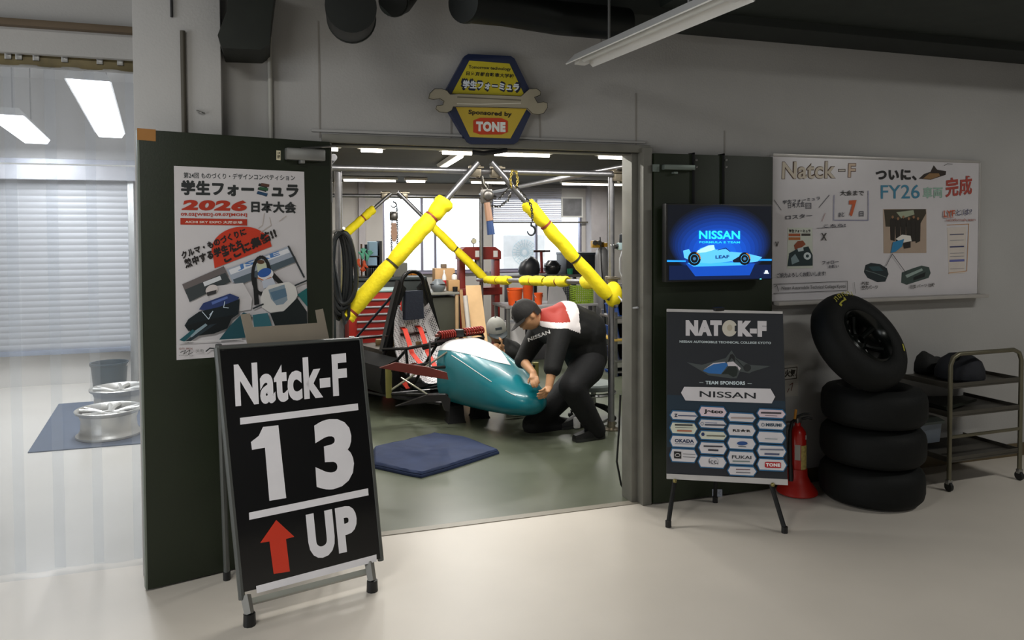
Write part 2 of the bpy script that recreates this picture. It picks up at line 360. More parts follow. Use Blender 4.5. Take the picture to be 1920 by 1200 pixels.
# ------------------------------------------------------------------ ducts and pipes
t = thing('ventilation_duct', 'black rectangular duct coming down the grey pillar beside the wall pipe', 'duct', onY(470, 60, -.1))
m = MB(); Y1 = -.30
P = [onY(*p, Y1) for p in ((432, -40), (425, 20), (408, 66), (416, 90), (490, 93), (506, 82), (508, 40), (518, -40))]
m.loft([[p+Vector((0, d, 0)) for p in P] for d in (0, .34)], smooth=False)
m.build('duct_body', mat('black_duct', '#181d17', .55, .3, var=.2), t)
def rduct(name, label, pts, r, ringpts):
    t = thing(name, label, 'duct', pts[0]); m = MB(); m.tube(pts, r, 28); m.build('duct_pipe', mat('dark_round_duct', '#131715', .5, .4, var=.2), t)
    m = MB()
    for p, d in ringpts: m.tube([p-d*.012, p+d*.012], r*1.04, 28)
    m.build('flange', mat('duct_flange', '#262c29', .5, .5), t)
p0 = onY(658, 12, -.85); p1 = onY(700, -60, -1.7)
rduct('round_duct', 'dark round duct hanging from the ceiling near the black pillar duct', [p0, p0+Vector((.03, .3, .03)), p0+Vector((.06, .5, .12)), p0+Vector((.06, .62, .45))], .105, [(p0+Vector((.03, .28, .03)), Vector((.1, 1, .1)).normalized())])
p1 = onY(736, 2, -.40)
rduct('round_duct', 'smaller dark round duct hanging from the ceiling beside the larger one', [p1, p1+Vector((.05, .1, .04)), p1+Vector((.12, .2, .14)), p1+Vector((.16, .24, .5))], .07, [(p1+Vector((.01, .02, .005)), Vector((.3, .9, .2)).normalized())])
p0 = onY(868, 5, -.75)
rduct('round_duct', 'dark round duct hanging from the ceiling right above the yellow wrench sign', [p0, p0+Vector((.25, .18, .05)), p0+Vector((.6, .36, .08)), p0+Vector((1.0, .4, .09))], .085, [(p0+Vector((.02, .02, .005)), Vector((.8, .55, .15)).normalized())])
def pipe(name, label, px, y0, y1, Y, r, m_, lab='pipe'):
    a = onY(px, y0, Y); c = onY(px, y1, Y); o = MB().tube([c, (c.x, Y, a.z)], r, 10).build(name, m_); prop(o, label, lab)
pipe('conduit_pipe', 'thin grey pipe running up the wall under the black duct', 508, 70, 262, -.016, .012, mat('pipe_paint', '#a3a29b', .5))
pipe('conduit_pipe', 'dark narrow conduit running up the face of the pillar', 346, 58, 262, -.135, .012, mat('conduit_brown', '#4a463c', .6))
pipe('cable_drop', 'short black cable end coming down the pillar from the ceiling', 322, -80, 32, -.13, .006, black, 'cable')
h = onY(375, 210, -.12); prop(MB().tube([h+Vector((-.012, -.002, .006)), h+Vector((-.008, -.02, 0)), h+Vector((.008, -.022, -.004)), h+Vector((.02, -.006, -.006))], .004, 6).build('wall_hook', steel), 'small bent metal hook on the pillar face', 'hook')
# ------------------------------------------------------------------ unlit hanging lamp
t = thing('ceiling_lamp', 'white hanging fluorescent reflector lamp over the doorway, not lit', 'lamp', (1.6, -.9, 2.5))
A, B = Vector((1.57, -.30, 2.52)), Vector((1.70, -1.53, 2.52))
ax = (B-A).normalized(); sx = Vector((0, 0, 1)).cross(ax)
prof = [(-.085, 0), (-.03, .055), (.03, .055), (.085, 0), (.08, -.004), (.028, .047), (-.028, .047), (-.08, -.004)]
m = MB(); m.loft([[A+sx*x+Vector((0, 0, z))+ax*d for x, z in prof] for d in (0, (B-A).length)], smooth=False); m.build('reflector', white, t)
for d in (0, (B-A).length-.05):
    m = MB(); m.loft([[A+sx*x+Vector((0, 0, z))+ax*(d+e) for x, z in ((-.03, .0), (-.03, .055), (.03, .055), (.03, 0))] for e in (0, .05)], smooth=False)
    m.build('end_cap', white, t)
m = MB(); m.tube([A+Vector((0, 0, .02))+ax*.05, A+Vector((0, 0, .02))+ax*((B-A).length-.05)], .014, 12); m.build('lamp_tube', mat('unlit_tube', '#d6d8d6', .3), t)
for d in (.3, (B-A).length-.3): MB().tube([A+ax*d+Vector((0, 0, .05)), A+ax*d+Vector((0, 0, .98))], .007, 6).build('suspension_rod', steel, t)
# ------------------------------------------------------------------ wall ledge and strip curtain
a = onY(-60, 35, -.03); c = onY(250, 60, -.03)
prop(MB().box((a.x-.6, -.05, onY(250, 62, -.05).z), (PX0-.003, 0, onY(250, 50, -.05).z), .003).build('wall_rail', mat('brown_rail', '#5b4d3b', .6, .2)), 'brown metal rail along the wall above the strip curtain', 'rail')
YC = .07
t = thing('strip_curtain', 'clear plastic strip curtain hanging in the opening at the left edge', 'curtain', (-1.0, YC, 0))
zt = onY(125, 128, YC).z
m = MB(); m.box((-1.75, YC-.03, zt-.005), (PX0+.0, YC+.03, zt+.055), .005); m.tube([(-1.75, YC, zt+.10), (PX0, YC, zt+.10)], .012, 10)
m.build('curtain_rail', mat('olive_brown_rail', '#5d5337', .5, .4, var=.25, scale=14), t)
for px in (20, 40, 72, 125, 190, 228): x = onY(px, 110, YC).x; MB().box((x-.014, YC-.04, zt+.02), (x+.014, YC+.035, zt+.12), .004).build('hanger_clip', steel, t)
pvc = clear_mat('clear_pvc', (.93, .95, .97), .45, .1, .11); pvc2 = clear_mat('clear_pvc_upper', (.90, .93, .99), .8, .09, .2)
edges_px = (-150, -70, 11, 85, 162, 237)
for i, px in enumerate(edges_px):
    x = onY(px, 400, YC).x; y = YC+(.012 if i % 2 else -.006); m = MB(); wd = .215; n = 8
    x1 = min(x+wd, PX0-.004)
    ring = [(x+(x1-x)*k/n, y+.008*math.cos(2*PI*k/n)) for k in range(n+1)]
    vs = [(px_, py_, zz) for zz in (.012, zt) for px_, py_ in ring]
    m.add(vs, [[k, k+1, n+2+k, n+1+k] for k in range(n)], True); m.build('plastic_strip', pvc, t)
zf = onY(125, 309, YC-.03).z
m = MB(); x0 = -1.7; n = 30
vs = [(x0+(PX0-.004-x0)*k/n, YC-.028+.007*math.sin(k*1.3+z_), zz) for z_, zz in ((0, zf), (.7, (zf+zt)/2), (1.2, zt)) for k in range(n+1)]
m.add(vs, [[r*(n+1)+k, r*(n+1)+k+1, (r+1)*(n+1)+k+1, (r+1)*(n+1)+k] for r in range(2) for k in range(n)], True); m.build('upper_flap', pvc2, t)
m = MB(); m.box((x0, YC-.036, zf-.002), (PX0-.004, YC-.02, zf+.004)); m.build('flap_hem', mat('plastic_hem', '#e8ecef', .3), t)
# ================================================================== side room behind the curtain
struct('wall_side_room_back', box1((-8, 5.2, 0), (-.05, 5.3, 3.3)), roomw)
struct('wall_side_room_left', box1((-8.1, .15, 0), (-8, 5.6, 3.3)), roomw)
struct('wall_divider', box1((-.12, .15, 0), (-.05, 8.4, 3.3)), inwall)
struct('ceiling_side_room', box1((-8, .15, 3.3), (-.05, 5.6, 3.4)), roomw)
glass = clear_mat('window_glass', (.97, .98, .98), 1, .02)
zl, zh = onY(120, 664, 5.1).z, onY(120, 335, 5.1).z
t = thing('roller_shutter', 'pale slatted roller shutter on the far wall behind the plastic curtain', 'shutter', (-2.6, 5.1, zl))
m = MB(); n = int((zh-zl)/.066); xa, xb = -5.2, -1.5
for i in range(n):
    z0 = zl+.05+i*.066; m.loft([[(x, 5.12-.0055*math.sin(PI*q/5), z0+.0655*q/5) for q in range(6)]+[(x, 5.135, z0+.031)] for x in (xa, xb)], cap=True)
m.build('shutter_curtain', mat('shutter_slat', '#a3a6ab', .5, .1, var=.05, scale=1.2), t)
m = MB(); m.box((xa, 5.08, zl), (xb, 5.14, zl+.05), .006); m.build('bottom_bar', mat('shutter_bar', '#8f98a8', .4, .5), t)
m = MB(); m.box((xa-.1, 4.98, zh-.02), (xb+.1, 5.19, zh+.2), .01); m.build('housing', mat('shutter_housing', '#a9abb2', .5), t)
for x in (xa-.06, xb): MB().box((x, 5.08, 0), (x+.06, 5.18, zh), .004).build('guide_rail', alu, t)
# two hanging lamps of the side room
for k, (p, q) in enumerate(SIDE):
    tt = thing('fluorescent_lamp', ('lit hanging lamp of the side room, left one seen through the plastic curtain', 'lit hanging lamp of the side room, right one seen through the plastic curtain')[k], 'lamp', (p+q)/2)
    d = (q-p).normalized(); s_ = Vector((-d.y, d.x, 0)); UP_ = Vector((0, 0, 1))
    for nm, wd_, z0, z1, mm in (('housing', .13, .0, .06, white), ('diffuser', .12, -.04, .0, mat('lit_diffuser', '#ffffff', .5, emit=5))):
        MB().loft([[e+s_*x+UP_*z for x, z in ((-wd_, z0), (wd_, z0), (wd_*.7, z1), (-wd_*.7, z1))] if nm == 'housing' else [e+s_*x+UP_*z for x, z in ((-wd_*.8, z0), (wd_*.8, z0), (wd_, z1), (-wd_, z1))] for e in (p, q)], smooth=False).build(nm, mm, tt)
    for e in (.2, .8): h_ = p.lerp(q, e); MB().tube([h_+UP_*.05, (h_.x, h_.y, 3.28)], .006, 6).build('suspension_rod', steel, tt)
# mat, alloy rims, bucket
def floorpoly(pts, z): return [onZ(x, y, z) for x, y in pts]
P = floorpoly(((52, 848), (110, 757), (330, 741), (300, 828)), .008)
m = MB(); m.loft([[Vector((p.x, p.y, z)) for p in P] for z in (0, .008)], smooth=False); o = m.build('floor_mat', mat('grey_blue_mat', '#4d5869', .8, var=.08)); prop(o, 'grey blue mat under the two alloy wheel rims', 'mat')
alloy = mat('alloy_silver', '#c4c3be', .42, .75, var=.04)
def rim(P, label, r=.24, h=.22):
    t = thing('wheel_rim', label, 'wheel rim', P, 'alloy rims on the mat')
    prof = [(r*.97, 0), (r, .004), (r, .018), (r*.92, .03), (r*.86, .06), (r*.84, h*.6), (r*.9, h-.04), (r*1.0, h-.025), (r*1.03, h-.005), (r*1.0, h), (r*.93, h-.012), (r*.88, h-.05), (r*.82, h*.55), (r*.82, .06), (r*.9, .02)]
    MB(Matrix.Translation(P)).lathe(prof, 48, closed=True).build('barrel', alloy, t)
    m = MB(Matrix.Translation(P))
    for k in range(5):
        a = 2*PI*k/5+.3
        for s_ in (-1, 1):
            a1 = a+s_*.09; a2 = a+s_*.17
            m.tube([(.04*math.cos(a1), .04*math.sin(a1), h-.05), (r*.5*math.cos(a1), r*.5*math.sin(a1), h-.028), (r*.93*math.cos(a2), r*.93*math.sin(a2), h-.02)], [.02, .016, .018], 8)
    m.build('spoke', alloy, t, label='forked silver spokes')
    m = MB(Matrix.Translation(P)); m.lathe([(0, h-.07), (.065, h-.07), (.07, h-.045), (.06, h-.03), (.028, h-.03), (.026, h-.045), (0, h-.045)], 24); m.build('hub', alloy, t)
c1 = onZ(205, 815, .008); c2 = onZ(224, 765, .008)
rim(c1, 'silver alloy wheel rim lying nearest on the grey blue mat'); rim(c2, 'silver alloy wheel rim lying farther back on the mat, before the bucket', .245, .2)
c3 = onZ(206, 728, 0)
t = thing('bucket', 'dark bucket standing on the floor behind the silver wheel rims', 'bucket', c3)
MB(Matrix.Translation(c3)).lathe([(0, .004), (.15, .004), (.155, .01), (.175, .26), (.185, .265), (.185, .28), (.17, .28), (.165, .26), (.15, .03), (0, .03)], 32).build('bucket_body', mat('dark_teal_plastic', '#2a3c46', .4), t)
MB(Matrix.Translation(c3)).tube([(.185*math.cos(a), -.02-.11*math.sin(a)*.4, .265-.06*math.sin(a)) for a in (PI*k/10 for k in range(11))], .005, 6).build('handle', steel, t)
# ================================================================== poster on the left door
P4 = [(326, 311), (570, 322), (578, 657), (331, 675)]
a = Art(dP, dn, base=.0012)
t = thing('event_poster', 'large racing event poster dated 2026 on the open left door', 'poster', onP(450, 490, dP, dn))
pp = MB(); pp.poly([onP(*p, dP, dn)+dn*.001 for p in P4]); pp.build('sheet', paper, t)
G = '#2b2f30'; RD = '#b5341c'
a.t('第24回 ものづくり・デザインコンペティション', '#30373a', 344, 323, 553, 334, 5, .02)
a.t('学生フォーミュラ', G, 340, 338, 559, 365, 6, .05)
a.poly('#5a3a30', [(490, 343), (505, 346), (504, 351), (488, 348)]); a.poly('#2c5a3c', [(487, 350), (503, 353), (502, 358), (485, 355)]); a.poly('#24486a', [(483, 358), (502, 363), (500, 368), (481, 363)])
a.t('2026', RD, 340, 374, 461, 394, 2, .06, 5)
a.t('日本大会', G, 471, 377, 555, 398, 2, .04)
a.t('09.02[WED]-09.07[MON]', RD, 339, 399, 463, 406, 1, .03)
a.poly(RD, [(338, 409), (463, 411), (463, 423), (338, 421)]); a.t('AICHI SKY EXPO 大展示場', '#efe6dc', 347, 413, 454, 419, 1.5, .02)
a.disc('#cf3a1e', 452, 466, 56, 41, 176, 334, -6); a.poly('#cf3a1e', [(397, 466), (503, 440), (509, 462), (402, 503)])
for pts in ([(495, 400), (492, 422), (484, 428)], [(505, 408), (508, 422), (488, 436)], [(523, 415), (536, 405)]): a.line('#b9aca2', pts, 1)
a.text('クルマ・ものづくりに', '#241f1e', (342, 486), (462, 440), (338, 473), .05);
a.text('熱中する学生たち', '#241f1e', (348, 503), (455, 464), (344, 487), .06); a.text('ここに集結!!', '#241f1e', (422, 494), (519, 444), (416, 477), .07)
# cars of the poster
a.poly('#6d6666', [(341, 533), (419, 499), (428, 518), (349, 552)]); a.poly('#3d4447', [(346, 543), (422, 511), (432, 528), (355, 566)]); a.poly('#dfe3e8', [(380, 529), (412, 517), (415, 524), (383, 537)])
a.poly('#aab4c4', [(424, 505), (540, 462), (552, 482), (436, 530)]); a.poly('#e8ebf2', [(428, 506), (538, 466), (543, 473), (432, 515)]); a.poly('#51606b', [(436, 524), (552, 480), (556, 490), (442, 537)]); a.text('JSAE', '#4d7fc0', (446, 508), (525, 480), (443, 498), .03)
a.line('#33383c', [(540, 462), (569, 519)], 3.4)
a.poly('#d9d6d8', [(385, 545), (405, 536), (455, 530), (472, 560), (470, 580), (440, 585), (400, 570)])
a.ring('#191b1d', 489, 516, 16, 34, 6, n=26); a.poly('#191b1d', [(473, 520), (480, 520), (485, 570), (476, 572)]); a.poly('#191b1d', [(502, 515), (507, 505), (545, 545), (552, 556), (545, 552)])
a.poly('#c8cfb8', [(480, 496), (489, 485), (498, 494), (500, 508), (482, 510)]); a.disc('#5a3f2c', 488, 491, 7, 4)
a.disc('#e5e4e8', 497, 515, 15, 11, rot=-20); a.disc('#2e5fae', 495, 511, 13, 8, rot=-20); a.line('#c46f2a', [(483, 521), (494, 526), (507, 520)], 2)
a.poly('#c6cedd', [(490, 526), (510, 520), (516, 533), (493, 541)])
a.poly('#e3e2df', [(492, 545), (503, 535), (540, 528), (553, 537), (557, 553), (548, 570), (530, 583), (505, 586), (490, 576), (487, 560)])
a.poly('#8b9fae', [(502, 543), (532, 533), (538, 562), (530, 570), (517, 572), (507, 560)]); a.poly('#5f7f98', [(505, 548), (534, 540), (537, 555), (512, 564)])
a.poly('#152022', [(505, 587), (530, 584), (556, 558), (574, 584), (575, 608), (515, 612)]); a.poly('#1b6a6c', [(556, 552), (574, 540), (575, 575)]); a.line('#2c3438', [(474, 578), (492, 570)], 3); a.line('#2c3438', [(552, 535), (573, 526)], 3)
a.disc('#dcd4d2', 396, 543, 12, 9, rot=-25); a.poly('#39383a', [(386, 548), (405, 543), (404, 550), (388, 555)])
a.poly('#2d3f74', [(372, 580), (380, 568), (430, 550), (447, 557), (440, 570), (400, 583)]); a.poly('#5b74b8', [(395, 566), (425, 555), (426, 559), (397, 571)])
a.poly('#132026', [(352, 598), (372, 584), (410, 575), (448, 560), (446, 588), (420, 606), (352, 620), (345, 610)]); a.poly('#0e1619', [(348, 610), (400, 596), (436, 590), (425, 615), (400, 625), (362, 630)])
a.line('#cfe0ee', [(392, 590), (398, 583), (390, 598), (378, 584)], 1.4); a.line('#cfe0ee', [(420, 565), (418, 576), (427, 577)], 1.3)
a.poly('#27343c', [(345, 640), (392, 608), (405, 606), (352, 642)]); a.poly('#8fa5b0', [(352, 628), (384, 606), (388, 609), (358, 632)])
a.poly('#1f5a64', [(335, 637), (360, 617), (365, 620), (345, 640)]); a.poly('#23545f', [(430, 610), (455, 585), (470, 590), (460, 632), (408, 638)]); a.poly('#37707c', [(472, 590), (500, 586), (508, 610), (475, 615)])
a.poly('#dad9da', [(333, 640), (452, 634), (452, 636), (333, 642)])
a.t('公益社団法人 自動車技術会', '#7c4a40', 334, 651, 360, 655, 0, .02); a.line('#3a3a3a', [(337, 660), (347, 656), (343, 663), (355, 655), (352, 664), (360, 660)], 1); a.t('[会場]', '#4c4c4c', 366, 654, 380, 660, 0, .0); a.line('#2f3436', [(385, 658), (392, 652), (406, 653), (412, 649)], 2.2); a.t('www.jsae.or.jp', '#7c7c7c', 334, 664, 361, 667, 0, .0)
a.done('printed_artwork', t)
# ================================================================== pit board sign
z5 = lambda x, y: (380+x/1.905, 560+y/1.905)
FL, FR = onZ(468, 1172, 0), onZ(698, 1108, 0)
u = (FR-FL).normalized(); nb = Vector((-u.y, u.x, 0)); nb = nb if nb.y > 0 else -nb
v = (Vector((0, 0, 1))+nb*.165+u*(-.035)).normalized(); pn = u.cross(v).normalized()
if pn.y > 0: pn = -pn
bP = atd(455, 1110, 3.13)
t = thing('pit_board_sign', 'black folding floor sign reading Natck-F 13 UP before the left door', 'sign', ((FL+FR)/2+nb*.2))
C4 = [onP(*p, bP, pn) for p in ((411, 657), (674, 638), (719, 1046), (455, 1111))]
m = MB(); m.loft([[c-pn*.012 for c in C4], C4], smooth=False); pnl = m.build('panel', mat('gloss_black_panel', '#06070a', .1), t)
a = Art(bP, pn, base=.001, rough=.3); LW = '#efeef4'
a.text('Natck-F', LW, (441.5, 763), (652, 741), (438, 684), .04)
a.poly(LW, [z5(*p) for p in ((133, 426), (554, 374), (556, 398), (134, 450))])
a.poly(LW, [z5(*p) for p in ((172, 512), (200, 490), (215, 458), (270, 452), (298, 712), (238, 722), (222, 532), (176, 540))])
a.text('3', LW, z5(408, 690), z5(545, 668), z5(392, 440), .05)
a.poly(LW, [z5(*p) for p in ((165, 764), (590, 677), (592, 702), (166, 790))])
a.poly('#d63a22', [z5(*p) for p in ((262, 790), (327, 850), (297, 858), (311, 974), (253, 983), (238, 867), (205, 872))])
a.text('UP', LW, z5(383, 935), z5(560, 896), z5(367, 772), .055)
a.poly(LW, [z5(*p) for p in ((190, 1026), (620, 913), (621, 938), (193, 1052))])
a.done('lettering', pnl)
def onb(px, py, off=0): return onP(px, py, bP, pn)+pn*off
m = MB()
m.tube([onb(408, 652, -.012), onb(455, 1125, -.012)], .014, 8); m.tube([onb(676, 635, -.012), onb(716, 1052, -.012)], .014, 8); m.tube([onb(411, 652, -.012), onb(674, 636, -.012)], .011, 8)
m.build('front_frame', mat('dull_plastic_frame', '#575a58', .35, .2), t)
fr = onb(455, 1105, -.01)
for (px, py), foot in (((462, 1118), FL), ((694, 1055), FR)):
    q = onb(px, py, -.012); m = MB(); m.tube([q, foot+Vector((0, 0, .045))], [.022, .02], 4, smooth=False); lg = m.build('leg', mat('dull_leg_alu', '#7e7d78', .55, .4), t)
    MB().tube([foot+Vector((0, 0, .05)), foot], [.024, .026], 10).build('rubber_foot', black, lg)
m = MB(); m.tube([onb(464, 1132, -.012), onb(694, 1072, -.012)], .016, 4, smooth=False); m.build('crossbar', mat('frosted_bar', '#8f9189', .4), t)
# rear frame with its grey handle above
hb = [onb(x, y, -.05) for x, y in ((456, 588), (474, 586), (480, 612), (602, 604), (598, 580), (612, 577), (625, 640), (470, 648))]
m = MB(); m.loft([[p-pn*.006 for p in hb], hb], smooth=False); m.build('handle', mat('grey_brown_handle', '#8c8375', .6), t, label='grey brown carrying handle')
top0, top1 = onb(415, 645, -.06), onb(668, 630, -.06)
for q, foot in ((top0, FL+nb*.48+u*.01), (top1, FR+nb*.42-u*.005)):
    lg = MB().tube([q, foot+Vector((0, 0, .03))], .014, 8).build('rear_leg', mat('dull_plastic_frame', '#575a58'), t); MB().tube([foot+Vector((0, 0, .04)), foot], .017, 10).build('rubber_foot', black, lg)
m = MB(); m.loft([[onb(672, 640, -.03), onb(688, 700, -.04), onb(722, 1040, -.05), onb(708, 1046, -.03)], [onb(672, 640, -.016), onb(686, 700, -.016), onb(720, 1040, -.016), onb(708, 1046, -.016)]], smooth=False)
m.build('side_gusset', mat('dark_translucent', '#1d2422', .25), t)
# ================================================================== hexagon wrench sign over the lintel
z4 = lambda x, y: (780+x/5, 60+y/5)
def yplane(pts, Y, d, fn=z4): 
    f = [onY(*fn(*p), Y) for p in pts]; m = MB(); m.loft([f, [p+Vector((0, d, 0)) for p in f]], smooth=False); return m
t = thing('hexagon_sign', 'blue and yellow hexagon sign with a silver wrench over the doorway', 'sign', onY(914, 190, -.02))
hexo = [(455, 225), (490, 205), (890, 225), (925, 250), (1075, 560), (1075, 770), (955, 1030), (920, 1052), (520, 1050), (480, 1030), (310, 740), (295, 520)]
yplane(hexo, -.045, .045).build('board', mat('navy_board', '#1c2747', .4), t)
a = Art((0, -.045, 0), (0, -1, 0), base=.001)
Z = lambda *ps: [z4(*p) for p in ps]
a.poly('#c3b526', Z((500, 268), (875, 297), (1008, 575), (985, 600), (335, 577))); a.poly('#c5ab3a', Z((370, 700), (1040, 715), (885, 998), (505, 985)))
a.text('Tomorrow technology', '#1d1c18', z4(492, 350), z4(888, 372), z4(494, 312), .03); a.text('日産京都自動車大学校', '#1d1c18', z4(468, 408), z4(918, 435), z4(472, 368), .03)
a.text('学生フォーミュラ', '#16203a', z4(424, 538), z4(975, 570), z4(428, 438), .16); a.text('学生フォーミュラ', '#dfe6ee', z4(438, 525), z4(962, 556), z4(442, 452), .04)
a.text('Sponsored by', '#2a2417', z4(490, 782), z4(895, 805), z4(492, 728), .04)
a.poly('#c4401f', Z((535, 830), (600, 805), (800, 808), (860, 835), (860, 940), (800, 962), (600, 962), (535, 940))); a.text('TONE', '#e7ebe6', z4(562, 932), z4(838, 940), z4(562, 838), .07)
a.done('printed_face', t)
shaft = [(320, 585), (400, 580), (700, 590), (985, 602), (1060, 535), (1130, 530), (1170, 560), (1165, 592), (1110, 612), (1140, 665), (1195, 655), (1230, 665), (1232, 710), (1200, 760), (1150, 775), (1090, 765), (1040, 715), (700, 705), (350, 700), (335, 735), (290, 757), (220, 750), (185, 720), (195, 690), (250, 685), (262, 650), (225, 625), (160, 632), (118, 622), (130, 575), (175, 532), (240, 532), (290, 550)]
yplane(shaft, -.062, .016).build('wrench', mat('silver_wrench_board', '#a7a08c', .4, .25), t, label='flat silver open-end wrench')
a = Art((0, -.062, 0), (0, -1, 0), base=.001); a.line('#26241e', Z(*shaft), .9, closed=True); a.line('#6b6656', Z((390, 610), (560, 618), (980, 640)), 2.2); a.line('#d8d4c4', Z((385, 672), (600, 678), (980, 668)), 1.6); a.done('wrench_outline', t)
# dark cable lump under the sign
c = onY(905, 284, -.02); prop(MB().tube([c+Vector((-.06, 0, -.005)), c+Vector((0, -.015, -.012)), c+Vector((.08, 0, 0)), c+Vector((.14, .005, .012))], .013, 8).build('cable_bundle', black), 'dark bundle of cable tied at the lintel under the wrench sign', 'cable')
# ================================================================== television
YT = -.16
t = thing('television', 'flat television showing a blue racing car, hung over the right door', 'television', onY(1348, 455, YT))
c = [onY(*p, YT) for p in ((1249, 380), (1449, 384), (1449, 527), (1249, 531))]; x0, x1 = c[0].x, c[1].x; z1, z0 = c[0].z-.004, c[3].z+.004
m = MB(); m.box((x0, YT, z0), (x1, YT+.05, z1), .006); m.box((x0+.12, YT+.05, z0+.08), (x1-.12, YT+.08, z1-.1), .02); m.build('housing', black, t)
a = Art((0, YT, 0), (0, -1, 0), base=.001, step=.0002)
# screen picture: nested blue glow rings, part of what the screen shows
a.poly('#020610', [(1252, 384), (1446, 387), (1446, 523), (1252, 527)], 1)
for k, (cc, rx, ry) in enumerate((('#030a1c', 96, 68), ('#030f2a', 94, 66), ('#041437', 91, 63.5), ('#051a47', 88, 61), ('#052057', 84, 58), ('#062666', 79, 54), ('#062c76', 73, 49.5), ('#073286', 66, 45), ('#073994', 58, 40), ('#0840a2', 50, 35), ('#0948ae', 41, 29), ('#0a50b8', 31, 22))):
    a.disc(cc, 1349, 452+k*2, rx, ry, n=56, emit=1.5)
a.poly('#04163c', [(1254, 498), (1445, 496), (1445, 522), (1254, 525)], 1); a.poly('#0a48b4', [(1285, 494), (1415, 494), (1405, 516), (1303, 518)], 1)
a.poly('#1f8be6', [(1250, 487.5), (1285, 488), (1285, 491), (1250, 491)], 1.3); a.poly('#1f8be6', [(1410, 485.5), (1446, 485.5), (1446, 489), (1410, 489)], 1.3); a.poly('#3aa5ee', [(1288, 493), (1402, 491), (1400, 497), (1300, 500)], 1.3)
a.poly('#55b4ea', [(1280, 470), (1291, 467), (1296, 476), (1310, 470), (1312, 466), (1328, 460), (1337, 459), (1341, 468), (1360, 467), (1368, 472), (1394, 474), (1412, 478), (1428, 482), (1420, 490), (1398, 493), (1370, 490), (1330, 494), (1300, 492), (1282, 483)], 1.2)
a.poly('#a8dcf4', [(1307, 470), (1328, 460), (1338, 459.5), (1339, 468), (1322, 473), (1306, 474)], 1.2); a.line('#0a1e3a', [(1345, 469), (1360, 465), (1368, 472)], 1.2, 1)
for cx, rr in ((1301, 12), (1395, 11)): a.disc('#05080f', cx, 485, rr, rr+1, emit=1); a.ring('#3b9fd8', cx, 485, rr*.62, rr*.68, .8, 1.2); a.ring('#d07a2c', cx, 485, rr*.9, rr*.95, 1.4, 1, a0=-70, a1=0); a.disc('#3b6f98', cx, 485, 3, 3, emit=1)
a.poly('#06122a', [(1372, 488), (1384, 481), (1386, 492), (1374, 492)], 1); a.t('LEAF', '#16457c', 1340, 479, 1366, 485, -1, .05, 0, 1); a.t('NISSAN', '#27dcf0', 1309.5, 432.5, 1386, 448, .5, .025, 0, 1.4); a.t('FORMULA E TEAM', '#27c4e4', 1310, 452, 1386, 456, .3, .03, 0, 1.2)
a.disc('#d6e6ff', 1435.5, 509, 3, 2.5, emit=1.2); a.poly('#d6e6ff', [(1431, 511), (1440, 511), (1440, 513), (1431, 513)], 1.2)
a.done('screen', t, 'lit screen with a pale blue racing car')
m = MB(); m.box((x1-.09, YT-.003, z0+.004), (x1-.08, YT, z0+.008)); m.build('power_light', ink('#58e0d0', 3), t)
for px in (1301, 1357):
    p = onY(px, 290, -.075); q = onY(px, 372, -.075)
    m = MB(); m.box((p.x-.004, -.08, z1-.05), (p.x+.004, -.0625, ZT+.004)); m.box((p.x-.004, -.08, ZT-.004), (p.x+.004, -.018, ZT+.004)); m.box((p.x-.012, -.11, z0+.1), (p.x+.012, -.08, z1-.05)); m.build('hanging_bracket', blackm, t)
    for y in (300, 313): MB().ball(onY(px+5, y, -.085), .008, 8, 6).build('bolt', steel, t)
# cables running down beside the door frame
c = [onY(1196, 577, -.07), onY(1180, 578, .1), onY(1170, 568, .45), onY(1160, 556, .9)]
prop(MB().tube([Vector(p) for p in c], .006, 6).build('power_cable', mat('grey_cable', '#8d8f92', .5)), 'grey cable bridging from the padded post to the right door frame', 'cable')
c = [(2.05, .19, .62), (2.045, .2, .4), (2.03, .2, .2), (2.05, .18, .06), (2.075, .16, .012)]
prop(MB().tube(c, .007, 6).build('power_cable', black), 'black cable hanging down inside the right door jamb to the floor', 'cable')
# ================================================================== whiteboard
t = thing('whiteboard', 'large white presentation board with handwriting and pictures on the right wall', 'whiteboard', onY(1640, 430, -.02))
YW = -.03
C4 = [onY(*p, YW) for p in ((1449, 291.5), (1836, 303), (1836, 551), (1449, 565))]
m = MB(); m.box((C4[0].x, YW, C4[3].z), (C4[1].x, 0, C4[0].z), .004); m.build('board', mat('whiteboard_surface', '#cdcacd', .35, var=.02), t)
m = MB(); m.box((C4[0].x, -.1, C4[3].z-.022), (C4[1].x+.03, -.02, C4[3].z), .006); m.build('tray', mat('grey_tray', '#a39f9a', .5), t)
m = MB(); m.box((C4[0].x, YW-.006, C4[0].z-.006), (C4[1].x+.004, 0, C4[0].z+.012), .002); m.box((C4[1].x, YW-.006, C4[3].z), (C4[1].x+.014, 0, C4[0].z), .002); m.build('frame', mat('board_frame', '#b5b2ae', .4, .4), t)
a = Art((0, YW, 0), (0, -1, 0), base=.0006)
K = '#35322e'; B1 = '#4a4a52'
def ol(t_, bl, br, tl, c1, c2):   # outlined marker letters
    a.text(t_, c1, bl, br, tl, .045); a.text(t_, c2, (bl[0]+1.1, bl[1]-.9), (br[0]-1.1, br[1]-.9), (tl[0]+1.1, tl[1]+.9), .012)
ol('Natck', (1465, 336.5), (1567, 335), (1466, 303), '#5d4a3c', '#c9bfae'); ol('-', (1571, 322), (1585, 322), (1571, 317), '#4a4038', '#c4bdb4'); ol('F', (1589, 333), (1604, 333), (1590, 306), '#6a4f44', '#cdb6a0')
a.t('ついに、', '#1c1a1a', 1642, 318, 1718, 338, 0, .06); a.t('FY26', '#3c7f9c', 1651, 347, 1724, 373, -1, .005); a.t('車両', '#8fb0a0', 1730, 351, 1767, 372, -1, .02); a.t('完成', '#a5463c', 1772, 334, 1822, 371, -6, .03)
